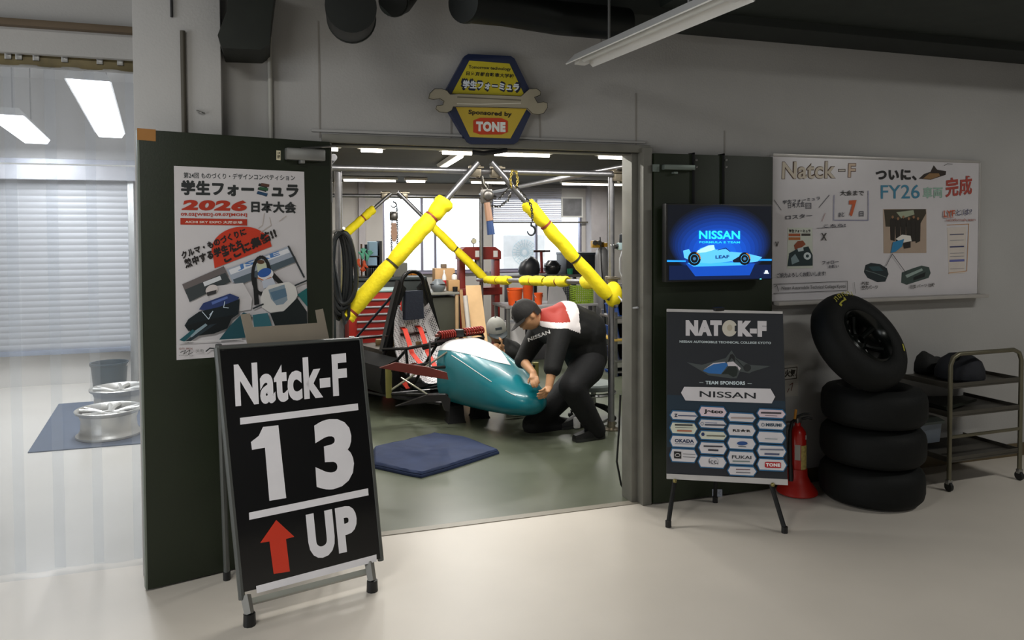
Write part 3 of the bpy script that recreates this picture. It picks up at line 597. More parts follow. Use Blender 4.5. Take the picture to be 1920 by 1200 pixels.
a.t('学生フォーミュラ', B1, 1467, 376, 1537, 383, -8, .02); a.t('日本大会', B1, 1477, 380, 1508, 391, -3, .01); a.ring(B1, 1515, 386, 7, 7, 1, n=4, a0=45, a1=405); a.t('回', B1, 1511, 383, 1519, 389, 0, .0)
a.line(B1, [(1451, 375), (1464, 394)], 1); a.line(B1, [(1535, 389), (1554, 366)], 1); a.t('ロスター', B1, 1472, 404, 1522, 412, -4, .02)
a.line('#8484a0', [(1563, 366), (1562, 413), (1627, 413), (1627, 358)], 1.3); a.t('大会まで', K, 1574, 357, 1619, 367, 0, .02); a.t('7', '#bf5b33', 1591, 376, 1605, 406, -1, .06); a.t('あと', B1, 1571, 399, 1582, 408, -2, .02); a.t('日', B1, 1610, 396, 1618, 406, 0, .02)
a.line('#a07a7a', [(1540, 415), (1546, 400)], 1); a.line(B1, [(1530, 428), (1585, 425)], .8); a.t('こちら!', B1, 1543, 421, 1584, 427, -2, .02)
a.t('X', K, 1538, 437, 1549, 451, 0, .02); a.t('V', K, 1452, 453, 1459, 463, 0, .02); a.t('フォロー', B1, 1540, 490, 1571, 496, -2, .02); a.t('お願い', B1, 1552, 497, 1571, 503, -1, .02)
a.t('ご協力よろしくお願いします!', B1, 1455, 512, 1547, 521, -4, .02)
a.line(K, [(1449, 533), (1587, 527), (1587, 544), (1449, 550)], .9); a.t('Nissan Automobile Technical College Kyoto', '#4a4a4a', 1464, 537, 1584, 545, -4, .01); a.line(K, [(1450, 538), (1455, 535), (1458, 546)], 1); a.line(K, [(1600, 529), (1602, 550)], .6)
a.line('#2d2d33', [(1671, 476), (1659, 499)], 1); a.line('#2d2d33', [(1671, 476), (1697, 512)], 1); a.t('新型', K, 1614, 528, 1627, 534, 0, .02); a.t('空力パーツ', K, 1614, 535, 1644, 543, -1, .02); a.t('旧型 パーツ 比較', K, 1704, 534, 1750, 541, -4, .01)
a.t('LYF', '#b0563a', 1767, 395, 1788, 407, -1, .03); a.t('とは?', '#5a5a70', 1791, 393, 1820, 404, -2, .01); a.line('#b0563a', [(1767, 408), (1785, 408)], .9); a.t('natckformula team', '#93503c', 1771, 410, 1826, 415, -1, .01)
a.line('#5a5a5a', [(1768, 311), (1774, 307), (1783, 308)], .8)
a.done('marker_drawing', t)
def card(label, cat, base, sheet_col, fn, name='photo_print', lay=.001):
    global YW
    tt = thing(name, label, cat, onY(*base[0], YW)); a = Art((0, YW, 0), (0, -1, 0), base=.0022)
    n = len(base); f = [onY(*p, YW-.0008-lay) for p in base]; m = MB(); m.loft([f, [p+Vector((0, .0008+lay*.6, 0)) for p in f]], smooth=False); m.build('sheet', ink(sheet_col), tt)
    if fn: fn(a); a.done('printed_picture', tt)
def pic1(a):
    a.t('学生フォーミュラ', '#2d2b29', 1479, 430, 1519, 436, 0, .05); a.quad('#a8552e', 1478, 438, 1500, 443); a.quad('#3a352f', 1502, 438, 1519, 442); a.quad('#b06832', 1478, 445, 1500, 450, 0)
    a.poly('#8a4527', [(1488, 460), (1495, 452), (1505, 451), (1510, 458), (1500, 466), (1490, 468)]); a.poly('#1a2f33', [(1476, 499), (1479, 475), (1495, 466), (1515, 462), (1523, 478), (1523, 498)])
    a.disc('#c9d4d8', 1513, 480, 7, 7); a.disc('#22373c', 1513, 480, 3, 3); a.poly('#b9c8ca', [(1494, 466), (1505, 463), (1506, 470), (1496, 472)]); a.poly('#7f949a', [(1482, 484), (1490, 476), (1498, 490), (1484, 496)])
card('small colourful race event flyer stuck on the whiteboard beside the X mark', 'flyer', [(1477, 427), (1523, 427), (1524, 503), (1476, 504)], '#c3c8bd', pic1, 'event_flyer')
def pic2(a):
    a.poly('#3b3528', [(1657, 393), (1735, 392), (1736, 400), (1722, 425), (1660, 425)]); a.poly('#9aa38c', [(1680, 398), (1712, 394), (1714, 402), (1690, 410)])
    for k, x in enumerate((1673, 1683, 1693, 1703, 1712, 1720)): a.poly('#241f19', [(x-4, 450+k % 3*3), (x-5, 412), (x, 405+k % 2*3), (x+5, 412), (x+4, 452)]); a.disc('#8d6a4c', x, 407+k % 2*3, 2.2, 2.8)
    a.poly('#e2ded6', [(1678, 448), (1690, 440), (1706, 442), (1708, 452), (1690, 455)]); a.poly('#2e7fae', [(1673, 454), (1694, 448), (1690, 462), (1678, 472), (1669, 474)]); a.poly('#221f1c', [(1692, 456), (1706, 452), (1706, 464), (1694, 466)])
card('group photograph around the blue race car in the middle of the whiteboard', 'photo', [(1656, 392), (1737, 392), (1737, 474), (1657, 475)], '#a89584', pic2)
card('dark cutout picture of the car nose, left of the two at the whiteboard bottom', 'cutout', [(1623, 497), (1633, 493), (1650, 495), (1663, 503), (1666, 514), (1660, 528), (1645, 529), (1627, 521), (1620, 510)], '#1e2a2e', lambda a: (a.line('#64706e', [(1623, 507), (1640, 512), (1662, 520)], 1.2), a.poly('#2f4a50', [(1628, 500), (1648, 499), (1656, 508), (1636, 508)])), 'picture_cutout')
card('grey green cutout picture of a car part at the whiteboard bottom, right of the line', 'cutout', [(1691, 511), (1712, 503), (1728, 498), (1742, 501), (1745, 512), (1741, 521), (1700, 534), (1690, 530)], '#3c4a46', lambda a: (a.poly('#8fa09a', [(1697, 516), (1728, 503), (1730, 507), (1700, 521)]), a.poly('#161c1c', [(1712, 520), (1735, 510), (1733, 519), (1712, 526)])), 'picture_cutout')
card('brown cutout picture of the whole race car at the whiteboard top', 'cutout', [(1723, 335), (1733, 326), (1745, 322), (1751, 310), (1757, 318), (1774, 321), (1773, 328), (1745, 337)], '#2c221b', lambda a: (a.poly('#8a6a44', [(1730, 335), (1742, 325), (1760, 325), (1762, 330), (1745, 336)]),), 'picture_cutout')
def pic3(a):
    a.line('#b98c5c', [(1775, 422), (1816, 420), (1812, 508), (1778, 512)], 1.1)
    for y, c_, w_ in ((433, '#55556a', 2), (444, '#8a8a90', 1), (456, '#3d3f66', 2.4), (468, '#8a8a90', 1), (474, '#8a8a90', 1), (482, '#6468a0', 4), (497, '#a8a0a0', 1)): a.line(c_, [(1781, y+7), (1806, y+6)], w_)
card('printed notice sheet with orange border at the right end of the whiteboard', 'notice', [(1776, 427), (1812, 425), (1809, 512), (1779, 514)], '#c9c0b8', pic3, 'notice_sheet')
# small hand-drawn sign on the wall
YW = -.004
def pic4(a):
    a.line('#3a342c', [(1470, 691), (1494, 688), (1493, 709), (1470, 712)], 1.6, closed=True); a.t('火気', '#2b2620', 1471, 693, 1491, 707, -1, .05); a.line('#5d3328', [(1480, 722), (1486, 718), (1483, 732)], 1.4); a.line('#5d3328', [(1476, 735), (1479, 728)], 1.2)
card('small hand-drawn notice on the wall between the sponsor board and the tyres', 'notice', [(1466, 686), (1497, 683), (1497, 742), (1466, 745)], '#b5b2ab', pic4, 'wall_notice', .0005)
# ================================================================== sponsor board on an easel
eP = atd(1250, 897, 4.2); fl, fr = onZ(1253, 988, 0), onZ(1471, 999, 0)
u = Vector((.904, -.427, 0)); nb = Vector((.427, .904, 0)); v = (Vector((0, 0, 1))+nb*.13).normalized(); en = -(u.cross(v)).normalized()
if en.y > 0: en = -en
t = thing('sponsor_board', 'dark poster board on a black easel listing the NATCK-F team sponsors', 'sign', ((fl+fr)/2+nb*.15))
on = lambda px, py, off=0: onP(px, py, eP, en)+en*off
C4 = [on(*p) for p in ((1250, 579), (1468, 584), (1477, 909), (1250, 897))]
m = MB(); m.loft([[c-en*.012 for c in C4], C4], smooth=False); pn_ = m.build('panel', mat('board_edge', '#3a3c40', .5), t)
for nm, q in (('top_rail', ((1250, 579), (1467, 584), (1467, 588.5), (1250, 584.5))), ('bottom_rail', ((1250, 888), (1476.5, 898.5), (1477, 909.5), (1250, 897.5)))):
    m = MB(); f = [on(*p, .006) for p in q]; m.loft([[c-en*.012 for c in f], f], smooth=False); m.build(nm, mat('rail_white', '#c9c7c6', .4, .2), t, label='pale clamp rail')
a = Art(eP, en, base=.001); z3 = lambda x, y: (1240+x/6.316, 570+y/6.316); z4b = lambda x, y: (1240+x/6.668, 740+y/6.668)
a.poly('#22262d', [(1250.5, 584), (1468, 588), (1476.5, 899), (1250.5, 888)])
a.poly('#1d3242', [(1250.5, 740), (1472, 752), (1475, 850), (1250.5, 838)]); a.poly('#22262d', [(1250.5, 865), (1475.5, 876), (1476, 898), (1250.5, 887)])
W_ = '#d9d6da'
a.text('NAT', W_, z3(288, 375), z3(715, 378), z3(288, 190), .085); a.text('K-F', W_, z3(905, 384), z3(1245, 390), z3(905, 196), .085); a.disc('#cfcabd', 1240+808/6.316, 570+288/6.316, 14, 15.4); a.poly('#22262d', [z3(*p) for p in ((868, 258), (905, 250), (905, 330), (868, 322))]); a.disc('#b9b09c', 1240+808/6.316, 570+282/6.316, 5, 6)
a.text('NISSAN AUTOMOBILE TECHNICAL COLLEGE KYOTO', '#c6d2d6', z3(215, 458), z3(1298, 476), z3(215, 430), .04)
a.poly('#4a5152', [z3(*p) for p in ((300, 690), (480, 720), (760, 640), (830, 548), (890, 640), (1050, 720), (1290, 735), (1080, 800), (1040, 820), (930, 800), (890, 880), (820, 880), (560, 845), (470, 790))])
a.poly('#2e6fb4', [z3(*p) for p in ((490, 790), (620, 705), (760, 690), (790, 720), (705, 830), (560, 820))]); a.poly('#c8c6d0', [z3(*p) for p in ((500, 775), (610, 700), (750, 684), (760, 694), (620, 712))]); a.poly('#d9d3d8', [z3(*p) for p in ((775, 690), (850, 680), (905, 730), (940, 760), (920, 790), (900, 740), (790, 735))])
a.poly('#1b2622', [z3(*p) for p in ((710, 830), (800, 735), (880, 735), (905, 790), (890, 850), (850, 866), (790, 830))]); a.poly('#15181a', [z3(*p) for p in ((785, 685), (815, 600), (840, 590), (868, 620), (870, 690), (850, 660), (830, 640), (810, 670))]); a.disc('#24282a', 1240+1015/6.316, 570+755/6.316, 7, 7)
a.line('#15181a', [z3(880, 650), z3(985, 760)], 1.2)
a.text('TEAM SPONSORS', '#d4e2e8', z3(522, 950), z3(990, 958), z3(522, 908), .04); a.line('#c6d2d6', [z3(450, 928), z3(495, 929)], .8); a.line('#c6d2d6', [z3(1020, 942), z3(1068, 944)], .8)
a.poly(W_, [z3(*p) for p in ((232, 1050), (270, 978), (1290, 1002), (1345, 1098), (1305, 1175), (285, 1142))]); a.text('NISSAN', '#20242a', z3(452, 1100), z3(1116, 1122), z3(452, 1028), .015)
def hx(x0, x1, yt, yb, sl=14, txt=None):
    h = lambda e: [z4b(*p) for p in ((x0-e, (yt+yb)/2), (x0+28-e*.4, yt-e), (x1-38+e*.4, yt+sl-e), (x1+e, (yt+yb)/2+sl), (x1-38+e*.4, yb+sl+e), (x0+28-e*.4, yb+e))]
    a.poly('#2a6794', h(15)); return h(0)
cells = [(115, 450, 205, 300), (110, 445, 345, 475), (112, 446, 510, 640), (108, 445, 675, 825), (470, 812, 148, 262), (468, 808, 308, 402), (470, 812, 452, 547), (470, 812, 592, 725), (464, 806, 768, 895), (828, 1172, 228, 325), (822, 1170, 370, 500), (826, 1172, 535, 665), (826, 1176, 705, 855), (830, 1182, 892, 992), (1198, 1545, 180, 275), (1198, 1545, 318, 418), (1192, 1540, 460, 588), (1196, 1550, 630, 760), (1198, 1556, 800, 930)]
hp = [hx(*c) for c in cells]; a.lay += .0004
for i, h in enumerate(hp): a.poly(('#d8dccb' if i in (1, 6) else '#e0cdd6' if i in (4, 14) else W_), h); a.lay -= a.step
a.lay += .0004
tx = lambda s_, c_, x0, y0, x1, y1, sl=8, b=.03: (a.text(s_, c_, z4b(x0, y1), z4b(x1, y1+sl), z4b(x0, y0), b))
tx('Jatco', '#18181a', 528, 178, 768, 238, 8, .06); tx('RS★R', '#1d1b1a', 888, 418, 1115, 462, 8, .05); tx('OKADA', '#1c2c50', 165, 548, 405, 592, 8, .05); tx('FUKAI', '#2a3038', 878, 752, 1120, 795, 8, .02); tx('TONE', '#d6322f', 1290, 835, 1490, 905, 8, .01)
a.poly('#b5242a', [z4b(*p) for p in ((1286, 845), (1310, 832), (1470, 838), (1490, 850), (1490, 905), (1470, 915), (1310, 908), (1286, 898))]); tx('TONE', '#f0ecec', 1300, 848, 1480, 892, 6, .06); tx('MISUMI', '#2c4658', 1300, 352, 1495, 392, 6, .05); tx('Z', '#1c2640', 158, 235, 200, 275, 0, .05); tx('icc,', '#3a3e48', 590, 800, 706, 862, 6, .0)
for c_, x0, x1, y, w_ in (('#3a4a70', 210, 435, 258, 1.6), ('#3c3a36', 172, 380, 372, 3), ('#6a6a60', 172, 395, 405, .8), ('#b0684a', 200, 370, 445, 3), ('#55607c', 168, 405, 608, .9), ('#5b5b5e', 268, 420, 735, .9), ('#5b5b5e', 268, 420, 772, .9), ('#5a6a90', 545, 690, 345, 1), ('#3a3f50', 545, 790, 372, 2.6), ('#6a6a5c', 565, 785, 508, 2.4), ('#35353f', 530, 755, 638, 2.6), ('#35353f', 588, 700, 686, 3.4), ('#a89894', 870, 1140, 285, 2.4), ('#4a5058', 960, 1050, 640, 1.4), ('#7a8a88', 890, 1095, 825, 2.2), ('#5c3a3e', 930, 1100, 926, 1.6), ('#484e58', 930, 1105, 965, 1.2), ('#36343a', 1245, 1485, 222, 3), ('#6a5a5e', 1290, 1440, 257, .9), ('#9aa2a8', 1290, 1440, 545, 1.6), ('#6c7488', 1235, 1515, 678, 2.4), ('#525a78', 1290, 1460, 735, 3.4)):
    a.line(c_, [z4b(x0, y), z4b(x1, y+6)], w_); a.lay -= a.step*.9
a.poly('#201e20', [z4b(*p) for p in ((155, 702), (245, 708), (245, 795), (155, 790))]); a.ring('#dcd8d8', 1240+200/6.668, 740+750/6.668, 4.6, 2.8, .9); a.disc('#2b4f8c', 1240+1005/6.668, 740+603/6.668, 10, 3.6); a.disc('#2a3a66', 1240+515/6.668, 740+490/6.668, 3, 3.4); a.ring('#42506a', 1240+505/6.668, 740+358/6.668, 2.6, 2.8, .7); a.ring('#36506a', 1240+1262/6.668, 740+372/6.668, 2.6, 2.8, .9); a.ring('#6a6e7c', 1240+645/6.668, 740+820/6.668, 9, 6.5, .5)
a.done('printed_artwork', pn_)
lm = mat('easel_black', '#141516', .45, .3)
for q, ft in (((1265, 905), fl), ((1448, 912), fr)):
    p = on(*q, -.02); top = on(1350+(q[0]-1350)*.35, 590, -.02); lg = MB().tube([top, p, ft+Vector((0, 0, .02))], .013, 8).build('leg', lm, t); MB().tube([ft+Vector((0, 0, .035)), ft], .017, 8).build('rubber_foot', black, lg)
    b_ = on(q[0], q[1]-4, .012); MB().ball(b_, .012, 10, 8).build('clamp_knob', mat('brass_knob', '#8d8350', .35, .6), t)
rf = (fl+fr)/2+nb*.42; lg = MB().tube([on(1352, 600, -.03), rf+Vector((0, 0, .02))], .012, 8).build('leg', lm, t); MB().tube([rf+Vector((0, 0, .035)), rf], .016, 8).build('rubber_foot', black, lg)
c = on(1347, 580, .0); MB().box(c+Vector((-.03, -.02, -.008)), c+Vector((.03, .02, .012)), .004).build('top_clip', black, t)
# ================================================================== fire extinguisher on its stand
eb = onZ(1500, 922, 0); eb.y = min(eb.y, -.16); eb = onZ(1500, 922, 0)+Vector((-.03, -.01, 0))
t = thing('fire_extinguisher', 'red fire extinguisher standing in a flared red base beside the tyre stack', 'fire extinguisher', eb)
T = Matrix.Translation(eb); rg = mat('extinguisher_red', '#c21f16', .3, var=.05, coat=.3)
MB(T).lathe([(0, .012), (.12, .006), (.123, .012), (.115, .03), (.08, .075), (.062, .11), (.058, .16), (.05, .16), (.05, .06), (0, .05)], 40).build('stand_base', mat('stand_red', '#b32014', .45), t)
m = MB(T); m.lathe([(0, .06), (.046, .06), (.052, .075), (.052, .36), (.047, .39), (.03, .415), (.018, .425), (.018, .45), (0, .45)], 32); cy = m.build('cylinder', rg, t)
def wrap(a0, a1, z0, z1, r=.0535, n=10):
    m = MB(T); m.add([(r*math.cos(R(a0+(a1-a0)*k/n)), r*math.sin(R(a0+(a1-a0)*k/n)), z) for z in (z0, z1) for k in range(n+1)], [[k, k+1, n+2+k, n+1+k] for k in range(n)], True); return m
wrap(255, 318, .15, .31).build('instruction_label', mat('label_cream', '#c9b56e', .5, var=.25, scale=60), cy); wrap(290, 330, .345, .372).build('white_label', white, cy); wrap(215, 250, .22, .315).build('white_label', mat('label_grey', '#b9b6b0', .5), cy)
m = MB(T); m.box((-.018, -.018, .44), (.018, .018, .475), .006); m.build('valve', steel, t)
m = MB(T); m.tube([(.02, -.01, .465), (.05, -.03, .475), (.075, -.04, .468)], [.008, .009, .007], 8); m.build('carry_handle', black, t); m = MB(T); m.tube([(-.015, 0, .478), (.03, -.025, .50), (.06, -.04, .503)], [.007, .008, .006], 8); m.build('squeeze_lever', black, t)
m = MB(T); m.tube([(-.02, 0, .46), (-.05, -.01, .45), (-.068, -.015, .40), (-.07, -.02, .28), (-.066, -.02, .18)], .011, 10); h = m.build('hose', black, t); m = MB(T); m.tube([(-.066, -.02, .19), (-.062, -.022, .09)], [.012, .016], 10); m.build('nozzle', black, h)
m = MB(T); m.tube([(-.03, -.01, .47), (-.025, -.015, .53)], .008, 8); m.build('safety_tag', mat('tag_orange', '#c98a2e', .5), t)
# ================================================================== tyres
rub = rubber
def tyre_prof(r, wd, ri):
    return [(ri, .012), (ri+.012, .0), (r-.085, -.012), (r-.03, .004), (r-.008, .03), (r, .065), (r, wd-.065), (r-.008, wd-.03), (r-.03, wd-.004), (r-.085, wd+.012), (ri+.012, wd), (ri, wd-.012), (ri-.012, wd-.035), (ri-.012, .035)]
ts = Vector((3.47, -.36, 0)); hh = .232
t0 = None
for k, lb in enumerate(('black racing slick tyre at the bottom of the stack on the floor', 'black racing slick tyre in the middle of the stack of three', 'black racing slick tyre on top of the stack, under the tilted wheel')):
    p = ts+Vector((.006*k, .0, .0125+hh*k)); tt = thing('slick_tyre', lb, 'tyre', p, 'stacked slick tyres'); MB(Matrix.Translation(p)).lathe(tyre_prof(.297, hh-.026, .175), 64, closed=True).build('tyre_body', rub, tt)
nv = (Vector((.16, -.70, .52))).normalized(); wd = .17
cen = onP(1610, 640, Vector((0, -.40, 0)), Vector((0, 1, 0)))
Mw = axis_frame(cen-nv*wd/2, nv)
t = thing('racing_wheel', 'black racing wheel with yellow tyre lettering lying tilted on top of the tyre stack', 'wheel', cen)
MB(Mw).lathe(tyre_prof(.312, wd, .172), 72, closed=True).build('tyre', rub, t)
dk = mat('black_rim_paint', '#121614', .22, .4, var=.1)
MB(Mw).lathe([(.16, .0), (.178, .008), (.17, .03), (.155, .05), (.15, .13), (.158, wd-.04), (.178, wd-.008), (.165, wd+.002), (.15, wd-.02), (.142, wd-.06), (.14, .06)], 48, closed=True).build('rim', dk, t)
for k in range(6):
    a_ = 2*PI*k/6+.4; c_, s_ = math.cos(a_), math.sin(a_)
    MB(Mw).tube([(.03*c_, .03*s_, wd-.10), (.08*c_, .08*s_, wd-.085), (.148*c_, .148*s_, wd-.05)], [.022, .016, .02], 8).build('spoke', dk, t)
MB(Mw).lathe([(0, wd-.12), (.05, wd-.12), (.055, wd-.085), (.04, wd-.07), (.025, wd-.065), (.022, wd-.085), (0, wd-.085)], 24).build('hub', dk, t)
m = MB(Mw); yl = mat('tyre_lettering', '#a8a32a', .6)
up_ang = math.atan2((Mw.inverted().to_3x3() @ Vector((-.12, 0, 1))).y, (Mw.inverted().to_3x3() @ Vector((-.12, 0, 1))).x)
def arcbar(r0, r1, a0, a1, n=4):
    z = wd+.0125; m.add([((r0 if e == 0 else r1)*math.cos(a0+(a1-a0)*k/n), (r0 if e == 0 else r1)*math.sin(a0+(a1-a0)*k/n), z+.001) for e in (0, 1) for k in range(n+1)], [[k, k+1, n+2+k, n+1+k] for k in range(n)])
for k in range(9):
    a_ = up_ang+.36-.085*k; arcbar(.262, .29, a_, a_+.022, 1); 
    if k % 2: arcbar(.282, .29, a_, a_+.06, 1)
    if k % 3 == 0: arcbar(.262, .27, a_, a_+.055, 1)
arcbar(.236, .245, up_ang+.02, up_ang+.42, 6); arcbar(.245, .255, up_ang+.02, up_ang+.09, 2); arcbar(.226, .236, up_ang+.33, up_ang+.42, 2)
arcbar(.24, .25, up_ang-2.3, up_ang-2.1, 3)
m.build('sidewall_lettering', yl, t)
# ================================================================== trolley
fe = onZ(1779, 921, 0); fe2 = onZ(1911, 900, 0)
ux = Vector((1, 0, 0)); 
xL, xR = onZ(1779, 921, 0).x-.62, None
nl = onZ(1779, 921, 0); fr_ = onZ(1911, 900, 0)
t = thing('shelf_trolley', 'steel pipe trolley with three shelves standing right of the tyre stack', 'trolley', ((nl+fr_)/2))
tm = mat('trolley_pipe', '#6d6957', .4, .6, var=.12); sh = mat('trolley_shelf', '#4f4c45', .5, .4, var=.12)
ex = (fr_-nl); ex.z = 0; W2 = ex.length; ex.normalize(); ey = Vector((-ex.y, ex.x, 0))   # ex spans the near end frame, ey runs along the trolley away to the left
ey = ey if ey.x < 0 else -ey
LT = .62; Hs = 1.63-(658-433)/1400*4.92; rr = .014
def frame(o, top):
    a_, b_ = nl+ey*o, nl+ey*o+ex*W2
    zt_ = top; c = .07
    pts = [a_+Vector((0, 0, .07)), a_+Vector((0, 0, zt_-c)), a_+ex*c*.3+Vector((0, 0, zt_-c*.3)), a_+ex*c+Vector((0, 0, zt_)), b_-ex*c+Vector((0, 0, zt_)), b_-ex*c*.3+Vector((0, 0, zt_-c*.3)), b_+Vector((0, 0, zt_-c)), b_+Vector((0, 0, .07))]
    return MB().tube(pts, rr, 10).build('end_frame', tm, t)
frame(0, .86); frame(LT, .86)
for z_, nm in ((.655, 'top'), (.475, 'mid'), (.19, 'low')):
    c = [nl+ex*.0, nl+ex*W2, nl+ex*W2+ey*LT, nl+ey*LT]
    m = MB(); m.loft([[p+Vector((0, 0, z_-.004)) for p in c], [p+Vector((0, 0, z_)) for p in c]], smooth=False)
    for i in range(4):
        p, q = c[i], c[(i+1) % 4]; d = (c[0]+c[2])/2; ip, iq = p+(d-p)*.02, q+(d-q)*.02
        m.loft([[p+Vector((0, 0, z_-.012)), p+Vector((0, 0, z_+.022)), ip+Vector((0, 0, z_+.022)), ip+Vector((0, 0, z_-.012))], [q+Vector((0, 0, z_-.012)), q+Vector((0, 0, z_+.022)), iq+Vector((0, 0, z_+.022)), iq+Vector((0, 0, z_-.012))]], smooth=False)
    m.build('shelf', sh, t)
p, q = nl+Vector((0, 0, .34)), nl+ex*W2+Vector((0, 0, .34)); MB().tube([p, q], .011, 8).build('cross_bar', tm, t)
for p in (nl, nl+ex*W2, nl+ey*LT, nl+ex*W2+ey*LT):
    p = Vector((p.x, p.y, 0)); m = MB(axis_frame(p+Vector((-.011, 0, .03)), (1, 0, 0))); m.lathe([(0, 0), (.026, 0), (.03, .004), (.03, .018), (.026, .022), (0, .022)], 20); cw = m.build('caster', black, t)
    MB().box(p+Vector((-.018, -.012, .045)), p+Vector((.018, .012, .075)), .004).build('caster_fork', steel, cw)
def on_shelf(e, l): return nl+ex*W2*e+ey*l
def bundle(name, label, cat, c, rx, ry, h, m_, seed, group=None, lumps=5):
    rnd = random.Random(seed); ph = [rnd.uniform(0, 6) for _ in range(6)]; rings = []; n = 28
    for k, (s_, z_) in enumerate(((.9, 0), (1, .12), (.98, .45), (.85, .75), (.55, .93), (.05, 1.0))):
        rings.append([Vector((c.x, c.y, c.z))+ex*(rx*s_*math.cos(q)*(1+.08*math.sin(lumps*q+ph[0])))+ey*(ry*s_*math.sin(q)*(1+.08*math.cos(3*q+ph[1])))+Vector((0, 0, h*z_*(1+.18*math.sin(2*q+ph[2])))) for q in (2*PI*i/n for i in range(n))])
    o = MB().loft(rings).build(name, m_); return prop(o, label, cat, group)
bl = mat('dark_navy_cloth', '#14171f', .8, var=.2, bump=.3, bscale=30)
o = bundle('folded_jacket', 'dark bundle of cloth heaped on the top shelf of the trolley at its near end', 'cloth', on_shelf(.45, .16)+Vector((0, 0, .6585)), .15, .14, .15, bl, 1)
bundle('folded_jacket', 'black bundle of cloth on the top shelf of the trolley, close to the tyre stack', 'cloth', on_shelf(.48, .46)+Vector((0, 0, .6585)), .15, .14, .135, mat('black_cloth', '#121312', .75, var=.2, bump=.3, bscale=30), 2)
c = on_shelf(.35, .2)+Vector((0, 0, .477))
m = MB(); m.loft([[c+ex*x+ey*y+Vector((0, 0, z+.012*math.sin(x*20)+dz)) for x, y, z in ((-.15, -.12, .012), (.2, -.05, .035), (.16, .12, .012), (-.14, .2, .012))] for dz in (0, .02)], smooth=False); prop(m.build('carbon_panel', mat('dark_panel', '#22261f', .45, var=.15)), 'dark flat panel lying on the middle shelf of the trolley', 'panel')
c = on_shelf(.1, .42)+Vector((0, 0, .212))
tt = thing('storage_box', 'pale bluish plastic box on the bottom shelf of the trolley by the tyres', 'box', c)
MB().loft([[c+ex*x*s_+ey*y*s_+Vector((0, 0, z)) for x, y in ((-.04, -.14), (.2, -.14), (.2, .14), (-.04, .14))] for s_, z in ((.95, 0), (1, .13))], smooth=False).build('box_body', mat('pale_blue_plastic', '#a9b6c6', .45), tt)
MB().loft([[c+ex*x*s_+ey*y*s_+Vector((0, 0, z)) for x, y in ((-.05, -.15), (.21, -.15), (.21, .15), (-.05, .15))] for s_, z in ((1, .128), (1.02, .145), (.85, .17))], smooth=False).build('lid', mat('grey_lid', '#7f8a88', .45), tt)
# ================================================================== workshop shell
YB = 8.2; ZC = 2.45
def bx(px, y=YB): return onY(px, 440, y).x
def bz(px, py, y=YB): return onY(px, py, y).z
wz0, wz1 = bz(820, 510), bz(820, 368)
W1 = (bx(718), bx(907)); W2_ = (bx(923), bx(1091))
wl = MB(); wl.box((-.05, YB, 0), (8, YB+.15, wz0)); wl.box((-.05, YB, wz1), (8, YB+.15, 3.3)); wl.box((-.05, YB, wz0), (W1[0], YB+.15, wz1)); wl.box((W1[1], YB, wz0), (W2_[0], YB+.15, wz1)); wl.box((W2_[1], YB, wz0), (8, YB+.15, wz1))
struct('wall_workshop_back', wl, inwall)
struct('wall_workshop_right', box1((7.9, .15, 0), (8, YB, 3.3)), inwall)
struct('ceiling_workshop', box1((-.05, .15, ZC), (8, YB, ZC+.1)), workceil)
wfm = mat('window_alu', '#8f8fa0', .4, .6)
for n_, (xa, xb), muls in ((1, W1, (792, 817)), (2, W2_, (1007,))):
    f = MB(); d = .03
    f.box((xa, YB+.02, wz0), (xb, YB+.1, wz0+d)); f.box((xa, YB+.02, wz1-d), (xb, YB+.1, wz1)); f.box((xa, YB+.02, wz0), (xa+d, YB+.1, wz1)); f.box((xb-d, YB+.02, wz0), (xb, YB+.1, wz1))
    for px in muls: f.box((bx(px)-.02, YB+.03, wz0), (bx(px)+.02, YB+.08, wz1))
    wo = struct('window_%d' % n_, f, wfm)
    MB().poly([(xa, YB+.06, wz0), (xb, YB+.06, wz0), (xb, YB+.06, wz1), (xa, YB+.06, wz1)]).build('pane', glass, wo)
    MB().box((xa-.05, YB-.05, wz0-.03), (xb+.05, YB+.02, wz0), .005).build('window_sill', mat('sill_grey', '#8c8498', .5), wo)
struct('trim_4', MB().box((bx(1098), YB-.25, 0), (bx(1127), YB, ZC)).box((bx(672), YB-.1, 0), (bx(684), YB, ZC)), mat('wall_column_paint', '#a8a4a6', .75))
struct('ground_outside', box1((-3, YB+.2, -.12), (9, YB+9, -.02)), mat('pale_ground', '#c8c8c4', .9))
# blind on the right window
t = thing('window_blind', 'white slatted blind drawn halfway down the right workshop window', 'blind', (bx(985), YB-.08, bz(985, 418)))
z0, z1 = bz(985, 415), bz(985, 352); m = MB(); n = 18
for i in range(n):
    z = z0+(z1-z0)*i/n; m.loft([[(x, YB-.10, z), (x, YB-.075, z+.022), (x, YB-.073, z+.021), (x, YB-.098, z-.001)] for x in (bx(923), bx(1050))], smooth=False)
m.build('slats', mat('blind_slat', '#c9c9d2', .5), t); MB().box((bx(922), YB-.1, z0-.03), (bx(1100), YB-.06, z0-.005)).build('bottom_rail', mat('brown_blind_rail', '#4e4a42', .5), t); MB().box((bx(922), YB-.11, z1), (bx(1095), YB-.03, z1+.05)).build('head_rail', mat('grey_head_rail', '#6f6f72', .5), t)
t = thing('framed_picture', 'small grey picture in a white frame beside the blind on the back wall', 'picture', onY(1073, 408, YB-.13))
p, q = onY(1052, 369, YB-.12), onY(1093, 408, YB-.12); MB().box((p.x, YB-.13, q.z), (q.x, YB-.11, p.z), .004).build('frame', white, t); MB().box((p.x+.03, YB-.133, q.z+.03), (q.x-.03, YB-.129, p.z-.03)).build('print', mat('grey_print', '#77787c', .4, var=.35, scale=5), t)
